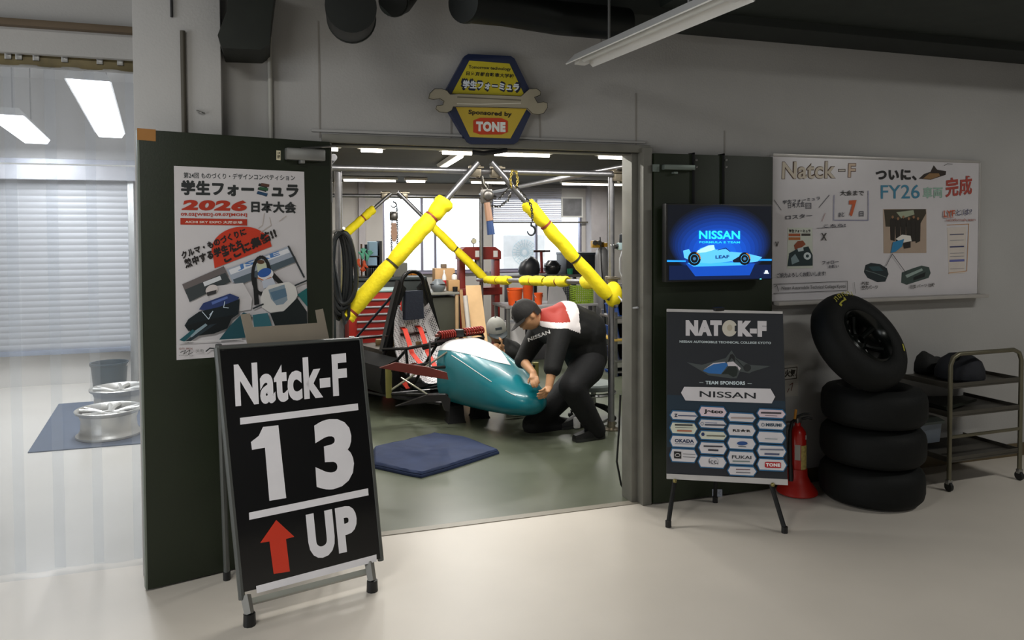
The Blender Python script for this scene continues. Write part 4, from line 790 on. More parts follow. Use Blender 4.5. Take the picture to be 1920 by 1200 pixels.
# condenser unit outside
t = thing('outdoor_unit', 'white air conditioner unit standing outside the right workshop window', 'air conditioner', (bx(985, YB+1.2), YB+1.2, .6))
cx_ = bx(983, YB+1.2); cz = bz(983, 473, YB+1.2)
MB().box((cx_-.42, YB+1.2, cz-.36), (cx_+.42, YB+1.5, cz+.33), .02).build('casing', mat('casing_white', '#f4f5f6', .5), t)
m = MB(Matrix.Translation((cx_, YB+1.19, cz)) @ Matrix.Rotation(PI/2, 4, 'X'))
for r_ in (.08, .16, .24): m.lathe([(r_, 0), (r_+.006, .004), (r_, .008)], 32, closed=True)
for k in range(24): a_ = 2*PI*k/24; m.tube([(.05*math.cos(a_), .05*math.sin(a_), .004), (.245*math.cos(a_), .245*math.sin(a_), .004)], .004, 4)
m.build('fan_grille', mat('pale_grille', '#b8ccd4', .5), t); MB().box((cx_-.42, YB+1.25, -.02), (cx_+.42, YB+1.45, cz-.36)).build('stand', steel, t)
# ceiling lamps
tubem = mat('lit_tube', '#fff6ea', .5, emit=9)
def tl(label, x0, y0, x1, y1, z=2.44):
    t = thing('fluorescent_lamp', label, 'lamp', ((x0+x1)/2, (y0+y1)/2, z-.05)); d = Vector((x1-x0, y1-y0, 0)); Ld = d.length; d.normalize(); s_ = Vector((-d.y, d.x, 0))
    A_ = Vector((x0, y0, z)); pr = [(-.06, 0), (.06, 0), (.04, -.035), (-.04, -.035)]
    MB().loft([[A_+s_*x+Vector((0, 0, zz))+d*e for x, zz in pr] for e in (0, Ld)], smooth=False).build('housing', mat('lamp_housing', '#b9b6ac', .5), t)
    MB().tube([A_+Vector((0, 0, -.05))+d*.03, A_+Vector((0, 0, -.05))+d*(Ld-.03)], .016, 10).build('lamp_tube', tubem, t)
for (lb, ((xa, ya), (xb, yb), pw)) in zip(('lit ceiling tube cut off by the open left door, front row', 'lit ceiling tube nearest the left gantry post, front row', 'lit ceiling tube left of the wrench sign, front row', 'lit ceiling tube under the wrench sign, front row', 'lit ceiling tube at the right door jamb, front row', 'lit ceiling tube near the back wall over the far gantry apex', 'short lit ceiling tube near the back wall right of the far gantry apex', 'lit ceiling tube near the back wall between the two windows', 'lit ceiling tube near the back wall over the framed picture', 'lit ceiling tube running into the depth of the workshop', 'lit ceiling tube above the doorway inside, behind the lintel on the left', 'lit ceiling tube above the doorway inside, behind the lintel on the right'), TUBES): tl(lb, xa, ya, xb, yb)
# ================================================================== pipe gantry with padded braces
pm = mat('galvanised_pipe', '#8d8d90', .35, .85, var=.1, scale=20); cm = mat('pipe_clamp', '#8a8272', .35, .85, var=.2, scale=40)
FRp = onZ(1146, 805, 0); YF = FRp.y; xR_ = FRp.x; xL_ = onY(636, 500, YF).x; YK = 5.6; ZG = 2.105
t = thing('pipe_gantry', 'steel pipe gantry frame with yellow padded diagonal braces around the car', 'gantry', ((xL_+xR_)/2, (YF+YK)/2, 0)); gan = t
rp = .0243
for x, y in ((xL_, YF), (xR_, YF), (xL_, YK), (xR_, YK)):
    po = MB().tube([(x, y, .01), (x, y, ZG+.0)], rp+.002, 14).build('post', pm, t); m = MB(Matrix.Translation((x, y, 0))); m.lathe([(0, 0), (.07, 0), (.07, .008), (.035, .02), (.03, .07), (0, .07)], 20); m.build('base_plate', cm, po)
for y in (YF-.03, YK-.03): MB().tube([(xL_-.25, y, ZG), (xR_+.2, y, ZG)], rp, 14).build('top_beam', pm, t)
for x in (xL_-.05, xR_+.05): MB().tube([(x, YF-.25, ZG+.055), (x, YK+.2, ZG+.055)], rp, 14).build('side_beam', pm, t)
MB().tube([(xR_+.05, YF, 1.185), (xR_+1.0, YF+.02, 1.18)], rp, 14).build('side_beam', pm, t)
def clamp(p, r=.045):
    p = Vector(p); m = MB(); m.box(p-Vector((r, r*.8, r)), p+Vector((r, r*.8, r)), .012); m.tube([p+Vector((-r*1.3, -r, r*.6)), p+Vector((r*1.3, -r, r*.6))], .01, 6); m.tube([p+Vector((r*.6, -r*1.2, -r)), p+Vector((r*.6, r, -r))], .009, 6); m.build('clamp', cm, gan)
def pad(P, Q, fr, r0=.058, parent=None, seed=0, flare=False):
    """yellow foam sleeves along PQ between the fractions fr"""
    rnd = random.Random(seed); P, Q = Vector(P), Vector(Q)
    for i in range(len(fr)-1):
        a_, b_ = P.lerp(Q, fr[i]+.004), P.lerp(Q, fr[i+1]-.004); k = 7; pts = []; rs = []
        for j in range(k+1):
            s_ = j/k; pts.append(a_.lerp(b_, s_)+Vector((rnd.uniform(-.004, .004), 0, rnd.uniform(-.004, .004)))); e = .84 if j in (0, k) else 1
            rs.append(r0*e*(1+.05*math.sin(3*s_+seed+i))*(1.12 if (flare and i == 0 and j < 3) else 1))
        pts = [a_-(b_-a_)*.002]+pts+[b_+(b_-a_)*.002]; rs = [.026]+rs+[.026]
        MB().tube(pts, rs, 18).build('foam_pad', yel, parent)
        if i: c_ = P.lerp(Q, fr[i]); d = (Q-P).normalized(); MB().tube([c_-d*.008, c_+d*.008], r0*.9, 18).build('strap', mat('tie_red', '#8c3a2a', .6) if i % 2 else mat('tie_dark', '#3c3620', .6), parent)
def brace(a_, b_, y, fr, **k):
    P, Q = onY(*a_, y), onY(*b_, y); br = MB().tube([P, Q], rp, 14).build('brace', pm, gan); pad(P, Q, fr, parent=br, **k)
brace((896, 305), (648, 596), YF-.09, (.245, .36, .66, .955, 1.0), r0=.064, seed=1, flare=True)
brace((921, 304), (1156, 574), YF-.09, (.265, .42, .66, .93), r0=.056, seed=2)
brace((734, 362), (632, 452), YK-.09, (.32, .52, .95), r0=.055, seed=3)
brace((746, 360), (917, 530), YK-.09, (.26, .36, .62, .98), r0=.055, seed=4)
MB().ball(onY(1150, 552, YF-.07), .085, 16, 12, sc=(.85, .8, 1.25)).build('foam_pad', yel, gan)
P, Q = Vector((xR_-.05, YK, onY(918, 524, YK).z)), Vector((xR_-.05, YF+.1, onY(1147, 530, YF).z))
sb = MB().tube([P, Q], rp, 14).build('side_rail', pm, gan)
pad(P, Q, (.10, .24, .36), parent=sb, seed=5, r0=.05); pad(P, Q, (.47, .56, .66), parent=sb, seed=6, r0=.05); pad(P, Q, (.668, .75, .82), parent=sb, seed=7, r0=.05); pad(P, Q, (.915, .985), parent=sb, seed=8, r0=.062)
for px, py, y in ((890, 321, YF-.05), (930, 322, YF-.05), (1158, 330, YF-.03)): clamp(onY(px, py, y))
for px, py, y in ((722, 366, YK-.05), (757, 366, YK-.05), (916, 370, YK-.03), (920, 524, YK-.05)): clamp(onY(px, py, y), .05)
clamp((xR_, YF, onY(1147, 528, YF).z))
# ------------------------------------------------------------------ chains and hoists
ch = mat('chain_steel', '#55534e', .35, .9, var=.2); chy = mat('chain_yellow', '#a8954a', .4, .7)
def chain(m, pts, link=.022, r=.0035):
    pts = [Vector(p) for p in pts]; L_ = [0]
    for a_, b_ in zip(pts, pts[1:]): L_.append(L_[-1]+(b_-a_).length)
    n = max(2, int(L_[-1]/(link*.8)))
    for i in range(n):
        s_ = (i+.5)*L_[-1]/n; k = max(j for j in range(len(L_)-1) if L_[j] <= s_); f_ = (s_-L_[k])/max(1e-6, L_[k+1]-L_[k]); p = pts[k].lerp(pts[k+1], f_); d = (pts[k+1]-pts[k]).normalized()
        T_ = axis_frame(p, d) @ Matrix.Rotation(PI/2*(i % 2), 4, 'Z')
        m.tube([T_ @ Vector((link*.32*math.cos(q), 0, link*.6*math.sin(q))) for q in (2*PI*j/8 for j in range(8))], r, 5, closed=True)
def hook(m, p, s=.05, dirx=1):
    pts = [p+Vector((0, 0, s*1.3)), p+Vector((0, 0, s*.8))]+[p+Vector((dirx*s*math.sin(q)*.9, 0, s*.0+s*.8*math.cos(q))) for q in (PI*.05*k for k in range(2, 31, 3))]
    m.tube(pts, [s*.16, s*.2]+[s*.24*(1-.055*k) for k in range(10)], 8)
y = YK-.1; t = thing('chain_hoist', 'small chain hoist hanging from the far apex of the gantry before the left window', 'hoist', onY(738, 380, y))
m = MB(); hook(m, onY(738, 384, y), .04); m.build('top_hook', ch, t)
m = MB(); c = onY(738, 405, y); m.box(c+Vector((-.05, -.04, -.06)), c+Vector((.05, .04, .06)), .025); m.ball(c+Vector((0, -.04, 0)), .05, 14, 8, sc=(1, .4, 1)); m.build('hoist_body', mat('hoist_casting', '#6d6a66', .4, .8, var=.25, scale=30), t)
m = MB(); m.loft([[onY(x, yy, y-d) for x, yy in ((734, 418), (743, 418), (745, 440), (742, 453), (736, 453), (733, 438))] for d in (0, .02)], smooth=False); m.build('lever_handle', mat('rusty_handle', '#96735c', .5), t)
m = MB(); chain(m, [onY(744, 388, y), onY(745, 430, y), onY(745, 478, y)], .03, .005); m.build('hoist_chain', ch, t); m = MB(); chain(m, [onY(735, 415, y), onY(734, 450, y), onY(735, 490, y)], .03, .005); m.build('hoist_chain', ch, t)
y = YF-.12; t = thing('lever_hoist', 'lever chain hoist with brown and blue handle hanging from the near gantry apex', 'hoist', onY(912, 350, y))
m = MB(); m.tube([onY(903, 330, y), onY(906, 345, y), onY(911, 352, y)], .012, 8); hook(m, onY(909, 350, y), .03); m.build('top_hook', ch, t)
m = MB(); c = onY(912, 368, y); m.box(c+Vector((-.042, -.035, -.055)), c+Vector((.042, .035, .055)), .02); m.ball(c+Vector((.005, -.035, .005)), .042, 14, 8, sc=(1, .5, 1)); m.ball(c+Vector((.01, .035, .0)), .035, 14, 8, sc=(1, .5, 1)); m.build('hoist_body', mat('hoist_casting', '#6d6a66', .4, .8), t)
m = MB(); m.tube([onY(913, 380, y-.03), onY(918, 414, y-.04)], [.024, .03], 8); m.build('lever_handle', mat('rusty_handle', '#96735c', .5), t)
m = MB(); m.tube([onY(918, 414, y-.04), onY(921, 440, y-.045)], [.026, .031], 8); m.build('handle_grip', mat('blue_grip', '#27406e', .5), t)
m = MB(); chain(m, [onY(919, 386, y), onY(936, 388, y), onY(952, 376, y), onY(958, 362, y)], .024, .004); m.build('hoist_chain', ch, t)
t = thing('hook_chain', 'loose steel chain with an open hook hanging from the near gantry beam', 'chain', onY(975, 330, y))
m = MB(); chain(m, [onY(959, 352, y), onY(957, 335, y), onY(960, 320, y), onY(968, 322, y), onY(971, 338, y), onY(968, 352, y)], .022, .004); m.build('beam_loop', chy, t, label='yellowish chain loop around the beam')
m = MB(); chain(m, [onY(966, 348, y-.05), onY(982, 365, y-.06), onY(996, 385, y-.07), onY(998, 402, y-.07), onY(998, 414, y-.07)], .024, .004); m.build('chain_links', ch, t); m = MB(); chain(m, [onY(962, 345, y), onY(945, 362, y), onY(935, 374, y)], .02, .0035); m.build('chain_links', ch, t)
m = MB(); hook(m, onY(996, 432, y-.07), .045, .8); m.build('hook', mat('hook_dark', '#3f4246', .35, .8), t)
# ================================================================== workshop furniture and tools
def P_(px, py, Y): return onY(px, py, Y)
def xw(px, Y): return onY(px, 440, Y).x
def zw(px, py, Y): return onY(px, py, Y).z
# red tool chest
Y = 4.6; x0, x1 = xw(652, Y), xw(752, Y); zt_ = zw(700, 545, Y)
t = thing('tool_chest', 'red tool chest with silver drawer handles behind the left padded brace', 'tool chest', ((x0+x1)/2, Y+.25, 0))
MB().box((x0, Y, .10), (x1, Y+.5, zt_-.02), .008).build('body', mat('chest_red', '#8f1d16', .4, var=.1), t); MB().box((x0-.01, Y-.01, zt_-.02), (x1+.01, Y+.51, zt_), .006).build('top_tray', mat('teal_grey_top', '#6f8583', .5), t)
hz = [zw(700, y, Y) for y in (562, 575.5, 589, 602.5, 616, 630, 644)]
for i, z in enumerate(hz):
    zb_ = hz[i+1]+.012 if i+1 < len(hz) else .14; d = MB().box((x0+.095, Y-.012, max(zb_, .13)), (x1-.02, Y, z+.008), .004).build('drawer', mat('drawer_red', '#7a1a14', .4, var=.1), t)
    MB().box((x0+.09, Y-.028, z-.010), (x1-.015, Y-.010, z+.010), .004).build('drawer_handle', mat('handle_silver', '#c9ccd2', .3, .8), d)
for cx_ in (x0+.06, x1-.06):
    for cy_ in (Y+.06, Y+.44): MB(axis_frame((cx_-.015, cy_, .05), (1, 0, 0))).lathe([(0, 0), (.046, 0), (.05, .006), (.05, .024), (.046, .03), (0, .03)], 18).build('caster', black, t)
# bench behind it
Y = 6.0; x0, x1 = .35, xw(800, Y); zt_ = zw(700, 521, Y)
t = thing('workbench', 'dark workbench against the back wall behind the red tool chest', 'workbench', ((x0+x1)/2, Y+.35, 0)); benchL = zt_
MB().box((x0, Y, zt_-.04), (x1, Y+.7, zt_), .006).build('worktop', mat('dark_worktop', '#2f3a3a', .5), t); MB().box((x0+.05, Y+.04, .08), (x1-.05, Y+.66, zt_-.05), .01).build('cabinet', mat('dark_cabinet', '#26302f', .5), t)
for x in (x0+.04, x1-.04):
    for y in (Y+.06, Y+.64): MB().box((x-.03, y-.03, 0), (x+.03, y+.03, zt_-.04)).build('leg', steel, t)
def crate(name, label, cat, px0, px1, py0, py1, Y, d, m_, group=None, lid=None, bev=.006, z0=None):
    a_, b_ = P_(px0, py1, Y), P_(px1, py0, Y); zb_ = a_.z if z0 is None else z0
    t = thing(name, label, cat, ((a_.x+b_.x)/2, Y+d/2, zb_), group); MB().box((a_.x, Y, zb_), (b_.x, Y+d, b_.z), bev).build('body', m_, t)
    if lid: MB().box((a_.x-.006, Y-.006, b_.z-.03), (b_.x+.006, Y+d+.006, b_.z+.006), bev).build('lid', lid, t)
    return t
lb_ = mat('pale_blue_card', '#a9cdea', .6); Yb = 6.25
t = thing('file_rack', 'dark rack holding pale blue boxes on the bench below the window edge', 'rack', (xw(702, Yb), Yb+.15, benchL)); x0, x1 = xw(688, Yb), xw(716, Yb); zt2 = zw(700, 452, Yb)
MB().box((x1-.035, Yb, benchL), (x1, Yb+.3, zt2)).box((x0, Yb+.28, benchL), (x1, Yb+.3, zt2-.05)).build('frame', black, t)
for y in (480, 498): MB().box((x0, Yb+.0, zw(700, y, Yb)-.008), (x1-.03, Yb+.3, zw(700, y, Yb))).build('shelf', black, t)
crate('paper_box', 'pale blue box on the top level of the dark rack', 'box', 692, 708, 453, 466, Yb+.02, .2, lb_, 'pale blue boxes in the rack', z0=zw(700, 480, Yb)+.001); crate('paper_box', 'pale blue box on the middle level of the dark rack', 'box', 690, 707, 482, 497, Yb+.02, .2, lb_, 'pale blue boxes in the rack', z0=zw(700, 498, Yb)+.001); 
for k in range(4): crate('black_binder', 'thin black binder upright in the bottom level of the dark rack', 'binder', 690+k*4.4, 693.4+k*4.4, 502, 515, Yb+.03, .16, black, 'binders in the rack', z0=benchL+.001)
crate('carton_box', 'grey carton box on the bench left of the car roll hoop', 'box', 738, 764, 493, 519, 6.1, .3, mat('grey_carton', '#6f706a', .7), z0=benchL+.001)
oc = mat('amber_plastic', '#d9861f', .4)
crate('parts_box', 'amber box on the dark bench seen through the roll hoop, left one of the pair', 'box', 757, 770.5, 511, 522, 6.42, .12, oc, 'amber boxes', z0=benchL+.001); crate('parts_box', 'amber box on the dark bench seen through the roll hoop, right one of the pair', 'box', 772, 786, 511, 522, 6.42, .12, oc, 'amber boxes', z0=benchL+.001)
# work gloves on a peg stand
Yg = 6.08; c = P_(678, 500, Yg); c.z = benchL
t = thing('glove_stand', 'peg stand hung with green and orange work gloves on the dark bench', 'glove stand', c)
MB().tube([c+Vector((0, 0, .001)), c+Vector((0, 0, .45))], .012, 8).build('post', mat('dark_wood_peg', '#4b3626', .6), t); MB(Matrix.Translation(c)).lathe([(0, .001), (.09, .001), (.09, .02), (0, .02)], 20).build('base', black, t)
def glove(p, d, m_, nm='glove'):
    p = Vector(p); d = Vector(d).normalized(); s_ = d.cross(Vector((0, 1, 0))).normalized(); J = {'w': (p, (.03, .022)), 'p': (p+d*.07, (.04, .022)), 'k': (p+d*.10, (.035, .018))}
    E_ = [('w', 'p'), ('p', 'k')]
    for i, o in enumerate((-.03, -.01, .01, .03)): J['f%d' % i] = (p+d*(.17-.015*abs(i-1.4))+s_*o*1.3, (.011, .011)); E_.append(('k', 'f%d' % i))
    J['t'] = (p+d*.10+s_*.07, (.012, .012)); E_.append(('p', 't')); skin_mb(J, E_, 1).build(nm, m_, t)
gg = mat('glove_green', '#5fae93', .7, bump=.2); og = mat('glove_orange', '#c4502a', .7, bump=.2)
glove(c+Vector((.01, -.03, .24)), (.1, 0, 1), gg); glove(c+Vector((.06, -.02, .22)), (.45, 0, 1), gg); glove(c+Vector((-.03, -.02, .26)), (-.5, 0, -1), og); glove(c+Vector((.03, -.05, .24)), (-.15, 0, -1), og)
# middle table
Y = 5.0; x0, x1 = xw(800, Y), xw(861, Y); zt_ = zw(840, 548, Y)
t = thing('side_table', 'grey topped wooden table behind the car seat', 'table', ((x0+x1)/2, Y+.28, 0)); tabz = zt_
MB().box((x0, Y, zt_-.03), (x1, Y+.56, zt_), .005).build('tabletop', mat('grey_tabletop', '#7d7c74', .5), t); lw = mat('table_leg_wood', '#a58a66', .6)
for x in (x0+.03, x1-.03):
    for y in (Y+.03, Y+.53): MB().box((x-.02, y-.02, 0), (x+.02, y+.02, zt_-.03), .003).build('leg', lw, t)
crate('storage_box', 'dark box on the floor under the wooden table', 'box', 812, 862, 556, 602, Y+.06, .4, mat('dark_olive_box', '#35362b', .6), z0=0.001)
crate('carton_box', 'tan carton standing at the back of the wooden table', 'box', 816, 853, 503, 547, Y+.34, .18, mat('carton_tan', '#b8946a', .7), z0=tabz+.001); crate('carton_box', 'low tan carton on the wooden table under the small white bottle', 'box', 841, 862, 525, 547, Y+.14, .18, mat('carton_tan2', '#b08b5e', .7), z0=tabz+.001)
crate('small_box', 'small brown box on top of the tall tan carton', 'box', 828, 838, 495, 502.5, Y+.4, .07, mat('brown_card', '#6a5a4a', .7), z0=zw(834, 503, Y+.34)+.001)
def bottle(label, px, py0, py1, Y, r, z0, capc, labc=None):
    p = P_(px, py1, Y); h = P_(px, py0, Y).z-z0; T_ = Matrix.Translation((p.x, Y, z0)); t = thing('plastic_bottle', label, 'bottle', (p.x, Y, z0))
    MB(T_).lathe([(0, 0), (r*.95, 0), (r, .006), (r, h*.6), (r*.8, h*.72), (r*.35, h*.84), (r*.35, h*.9), (0, h*.9)], 24).build('bottle_body', white, t); MB(T_).lathe([(0, h*.88), (r*.42, h*.88), (r*.42, h), (0, h)], 16).build('cap', capc, t)
    if labc: MB(T_).lathe([(r*1.01, h*.2), (r*1.01, h*.5)], 24).build('label', labc, t)
bottle('white bottle with a red label standing before the tall tan carton', 833, 506, 547, Y+.29, .028, tabz+.001, white, mat('label_red', '#b3262a', .5)); bottle('small white bottle with dark cap on the low tan carton', 852, 512, 525, Y+.22, .035, zw(852, 525, Y+.14)+.001, black)
p = P_(853, 547, Y+.07); MB_ = MB(Matrix.Translation((p.x, Y+.06, tabz+.001))).lathe([(0, 0), (.03, 0), (.033, .06), (.030, .06), (.027, .005), (0, .005)], 20); prop(MB_.build('dark_mug', black), 'small dark mug at the front edge of the wooden table', 'mug')
def welding_mask(label, c, s, m_, vis, face):
    M_ = frame_at(c, Vector((0, 0, 1)).cross(Vector(face)) * -1, Vector((0, 0, 1))); t = thing('welding_helmet', label, 'helmet', c)
    rings = []
    for i in range(9):
        q = i/8; z = s*(q*1.25); wv = s*(.62+.38*math.sin(PI*min(1, q*1.1)))*(1-.35*max(0, q-.75)*4*.8); dpt = s*(.55+.35*math.sin(PI*q))
        rings.append([M_ @ Vector((wv*math.cos(a_)*.75, z, dpt*math.sin(a_)-(.0))) for a_ in (2*PI*k/24 for k in range(24))])
    MB().loft(rings).build('shell', m_, t)
    MB(M_).box((-s*.42, s*.62, s*.76), (s*.42, s*.95, s*.9), .01).build('visor_window', vis, t)
    MB(M_).tube([(s*.74*math.cos(a_), s*.75, s*.8*math.sin(a_)) for a_ in (PI+PI*k/10 for k in range(11))], s*.07, 8).build('headband', black, t)
    return t
welding_mask('grey welding helmet lying at the left end of the wooden table', Vector((xw(821, Y+.12), Y+.125, tabz+.001)), .125, mat('mask_grey', '#6d7478', .45), mat('visor_dark', '#15181b', .15), (-.5, -1, 0))
# plywood, tube and post leaning
def lean(name, label, cat, pts, d, m_):
    f = [Vector(p) for p in pts]; o = MB().loft([[p for p in f], [p+Vector((0, d, 0)) for p in f]], smooth=False).build(name, m_); return prop(o, label, cat)
Y = 4.75; xa, xb = xw(884, Y), xw(916, Y); zt_ = zw(895, 535, Y+.3)
lean('plywood_sheet', 'pale plywood sheet leaning upright against the red press', 'plywood', [(xa, Y, 0), (xb+.02, Y, 0), (xb-.02, Y+.3, zt_), (xa+.0, Y+.3, zt_)], .018, wood)
lean('timber_plank', 'narrow brown plank leaning upright left of the plywood sheet', 'plank', [(xw(872, Y), Y+.02, 0), (xw(878, Y), Y+.02, 0), (xw(878, Y), Y+.3, zw(870, 543, Y+.3)), (xw(872, Y), Y+.3, zw(870, 543, Y+.3))], .025, mat('brown_plank', '#9a7850', .65, var=.15))
a_, b_ = Vector((xw(884, Y-.05), Y-.06, .03)), Vector((xw(876, Y), Y+.12, zw(876, 556, Y))); prop(MB().tube([a_, b_], .03, 14).build('cardboard_tube', mat('pale_tube', '#b9b3ab', .6)), 'pale tube leaning before the plywood sheet', 'tube')
# hydraulic press
Y = 5.75; rp_ = mat('press_red', '#7e2019', .45, var=.12); x0, x1 = xw(862, Y), xw(937, Y); zt_ = zw(900, 463, Y)
t = thing('hydraulic_press', 'red hydraulic press frame with a round gauge standing before the window', 'press', ((x0+x1)/2, Y+.12, 0))
for x in (x0, x1-.075): MB().box((x, Y, .08), (x+.075, Y+.18, zt_-.06), .006).build('upright', rp_, t); 
for x in (x0-.02, x1-.095): MB().box((x, Y-.15, 0), (x+.115, Y+.33, .08), .01).build('foot', rp_, t)
m = MB(); pts = [(x0-.01, zt_-.17), (x1+.01, zt_-.17), (x1+.01, zt_-.06), (x1-.07, zt_), (x0+.07, zt_), (x0-.01, zt_-.06)]
m.loft([[Vector((x, y, z)) for x, z in pts] for y in (Y-.03, Y+.21)], smooth=False); hd = m.build('head_beam', rp_, t)
for px in (895, 929): p, q = P_(px-4, 470, Y-.032), P_(px+4, 482, Y-.032); MB().box((p.x, Y-.034, q.z), (q.x, Y-.03, p.z)).build('warning_plate', white, hd)
zb_ = zw(880, 540, Y); MB().box((x0-.03, Y-.02, zb_-.1), (x1+.03, Y+.2, zb_), .006).build('bed_beam', rp_, t)
cxp = (x0+x1)/2; MB(Matrix.Translation((cxp, Y+.09, 0))).lathe([(0, zb_+.1), (.03, zb_+.1), (.03, zb_+.2), (.055, zb_+.2), (.055, zt_-.1), (0, zt_-.1)], 20).build('ram', steel, t)
g = P_(888, 452, Y+.05); m = MB(axis_frame(g, (0, -1, 0))); m.lathe([(0, 0), (.038, 0), (.04, .01), (.034, .022), (0, .022)], 24); ga = m.build('gauge', steel, t); MB(axis_frame(g+Vector((0, -.0225, 0)), (0, -1, 0))).lathe([(0, 0), (.032, 0)], 20).build('dial', mat('dial_cream', '#dcd8b8', .5), ga); MB().tube([g+Vector((0, .01, -.03)), (g.x, Y+.06, zt_-.03)], .008, 6).build('gauge_pipe', steel, t)
MB().tube([P_(903, 466, Y+.1), P_(899, 452, Y+.1), P_(904, 458, Y+.1)], .01, 6).build('lever', mat('lever_blue', '#3a4258', .5), t)
# right workbench and its things
Y = 5.9; x0, x1 = xw(946, Y), xw(1114, Y); zt_ = zw(1010, 516, Y); wbz = zt_
t = thing('workbench', 'long workbench under the right window, behind the padded side rail', 'workbench', ((x0+x1)/2, Y+.35, 0))
MB().box((x0, Y, zt_-.04), (x1, Y+.7, zt_), .006).build('worktop', mat('bench_top_grey', '#5c5a56', .5), t)
for x in (x0+.04, x1-.04, (x0+x1)/2):
    for y in (Y+.05, Y+.65): MB().box((x-.025, y-.025, 0), (x+.025, y+.025, zt_-.04), .003).build('leg', mat('bench_leg', '#4e4c50', .5, .3), t)
MB().box((x0+.05, Y+.05, .25), (x1-.05, Y+.65, .28)).build('shelf', mat('bench_top_grey', '#5c5a56'), t)
m = MB(); c = P_(993, 516, Y+.2); c.z = wbz+.001
rings = []
for q, (sx_, sy_) in enumerate(((.9, .9), (1.05, 1), (1.0, 1), (.8, .85), (.42, .5), (.1, .1))): rings.append([c+Vector((.155*sx_*math.cos(a_)*(1+.07*math.sin(3*a_)), .12*sy_*math.sin(a_), (0, .05, .12, .19, .235, .24)[q]+.02*math.cos(a_+.6)*(1 if q > 1 else 0))) for a_ in (2*PI*k/20 for k in range(20))])
m.loft(rings); prop(m.build('tool_bag', mat('black_vinyl', '#23262a', .4, var=.2)), 'black rounded bag on the long workbench nearest the press', 'bag')
welding_mask('black welding helmet on the long workbench beside the black bag', Vector((xw(1035, Y+.2), Y+.2, wbz+.001)), .16, mat('mask_black', '#1a1c1f', .25), mat('visor_light', '#cfd6da', .15), (.1, -1, 0))
crate('equipment_case', 'black equipment case at the right end of the long workbench', 'case', 1062, 1116, 474, 516, Y+.1, .4, mat('case_black', '#1b1f26', .45), lid=mat('case_lid', '#26303c', .4), z0=wbz+.001)
c = P_(1069, 516, Y+.05); c.z = wbz+.001; prop(MB(Matrix.Translation(c)).lathe([(0, 0), (.04, 0), (.045, .08), (.041, .08), (.036, .006), (0, .006)], 20).build('green_cup', mat('cup_green', '#1e7a56', .4)), 'small green cup on the long workbench before the black case', 'cup')
t = thing('pipe_stand', 'red stand with a wide T bar on the workbench before the window', 'stand', P_(1016, 500, Y+.5)); c = P_(1016, 500, Y+.5); c.z = wbz+.001
MB().tube([c, (c.x-.01, c.y, zw(1015, 472, Y+.5))], .022, 10).build('post', rp_, t); MB().tube([(c.x-.13, c.y, zw(1015, 471, Y+.5)), (c.x+.13, c.y, zw(1015, 471, Y+.5))], .016, 10).build('cross_bar', mat('dark_red_bar', '#4a3836', .4, .4), t); MB(Matrix.Translation(c)).lathe([(0, 0), (.09, 0), (.09, .015), (0, .015)], 20).build('base_plate', rp_, t)
# gas cylinder
Y = 5.7; c = P_(1129, 500, Y); c.z = 0; zt_ = zw(1129, 463, Y)
t = thing('gas_cylinder', 'tall grey gas cylinder with yellow regulator at the right end of the workbench', 'gas cylinder', c); T_ = Matrix.Translation(c)
MB(T_).lathe([(0, 0), (.09, 0), (.095, .02), (.095, zt_-.12), (.08, zt_-.05), (.045, zt_-.01), (.03, zt_), (0, zt_)], 32).build('cylinder_body', mat('cylinder_grey', '#9a9a9c', .4, .2), t)
m = MB(T_); m.box((-.022, -.022, zt_), (.022, .022, zt_+.07), .006); vl = m.build('valve', mat('brass', '#8a6f3c', .35, .8), t)
m = MB(T_); m.box((-.17, -.05, zt_-.01), (-.03, .03, zt_+.09), .015); m.box((.02, -.04, zt_+.0), (.07, .02, zt_+.06), .01); m.build('regulator', mat('regulator_yellow', '#c99a30', .45, var=.2), t)
for dx in (-.14, -.07): m = MB(axis_frame(c+Vector((dx, -.05, zt_+.06)), (0, -1, 0))); m.lathe([(0, 0), (.032, 0), (.034, .02), (0, .022)], 20); m.build('gauge', mat('gauge_body', '#77736a', .35, .6), t)
MB().tube([c+Vector((-.05, -.04, zt_+.14)), c+Vector((-.05, -.06, zt_)), c+Vector((-.06, -.11, zt_-.3)), c+Vector((-.03, -.12, zt_-.6)), c+Vector((.0, -.11, .3))], .009, 8).build('gas_hose', black, t)
# parts cart with orange bundles
Y = 4.9; x0, x1 = xw(948, Y), xw(1122, Y); zt_ = zw(1030, 572, Y)
t = thing('parts_table', 'low grey table with cluttered top behind the bending person', 'table', ((x0+x1)/2, Y+.3, 0))
MB().box((x0, Y, zt_-.03), (x1, Y+.6, zt_), .005).build('tabletop', mat('table_light_grey', '#a8a6a8', .5), t)
for x in (x0+.04, x1-.04):
    for y in (Y+.04, Y+.56): MB().box((x-.02, y-.02, 0), (x+.02, y+.02, zt_-.03), .003).build('leg', steel, t)
orn = mat('orange_plastic', '#e2571b', .5, var=.08)
def orange(label, px0, px1, py0, py1, Y, z0):
    a_, b_ = P_(px0, py1, Y), P_(px1, py0, Y); w_ = (b_.x-a_.x)/2; h = b_.z-z0; c = Vector(((a_.x+b_.x)/2, Y+.1, z0)); t = thing('orange_bucket', label, 'bucket', c, 'orange buckets')
    MB(Matrix.Translation(c)).lathe([(0, .0), (w_*.8, 0), (w_*.84, .01), (w_, h-.02), (w_*1.06, h-.015), (w_*1.06, h), (w_*.97, h), (w_*.8, .02), (0, .02)], 28).build('bucket_body', orn, t); MB(Matrix.Translation(c)).tube([(w_*1.0*math.cos(q), -.01-w_*.5*math.sin(q), h-.03-.04*math.sin(q)) for q in (PI*k/10 for k in range(11))], .004, 6).build('handle', steel, t)
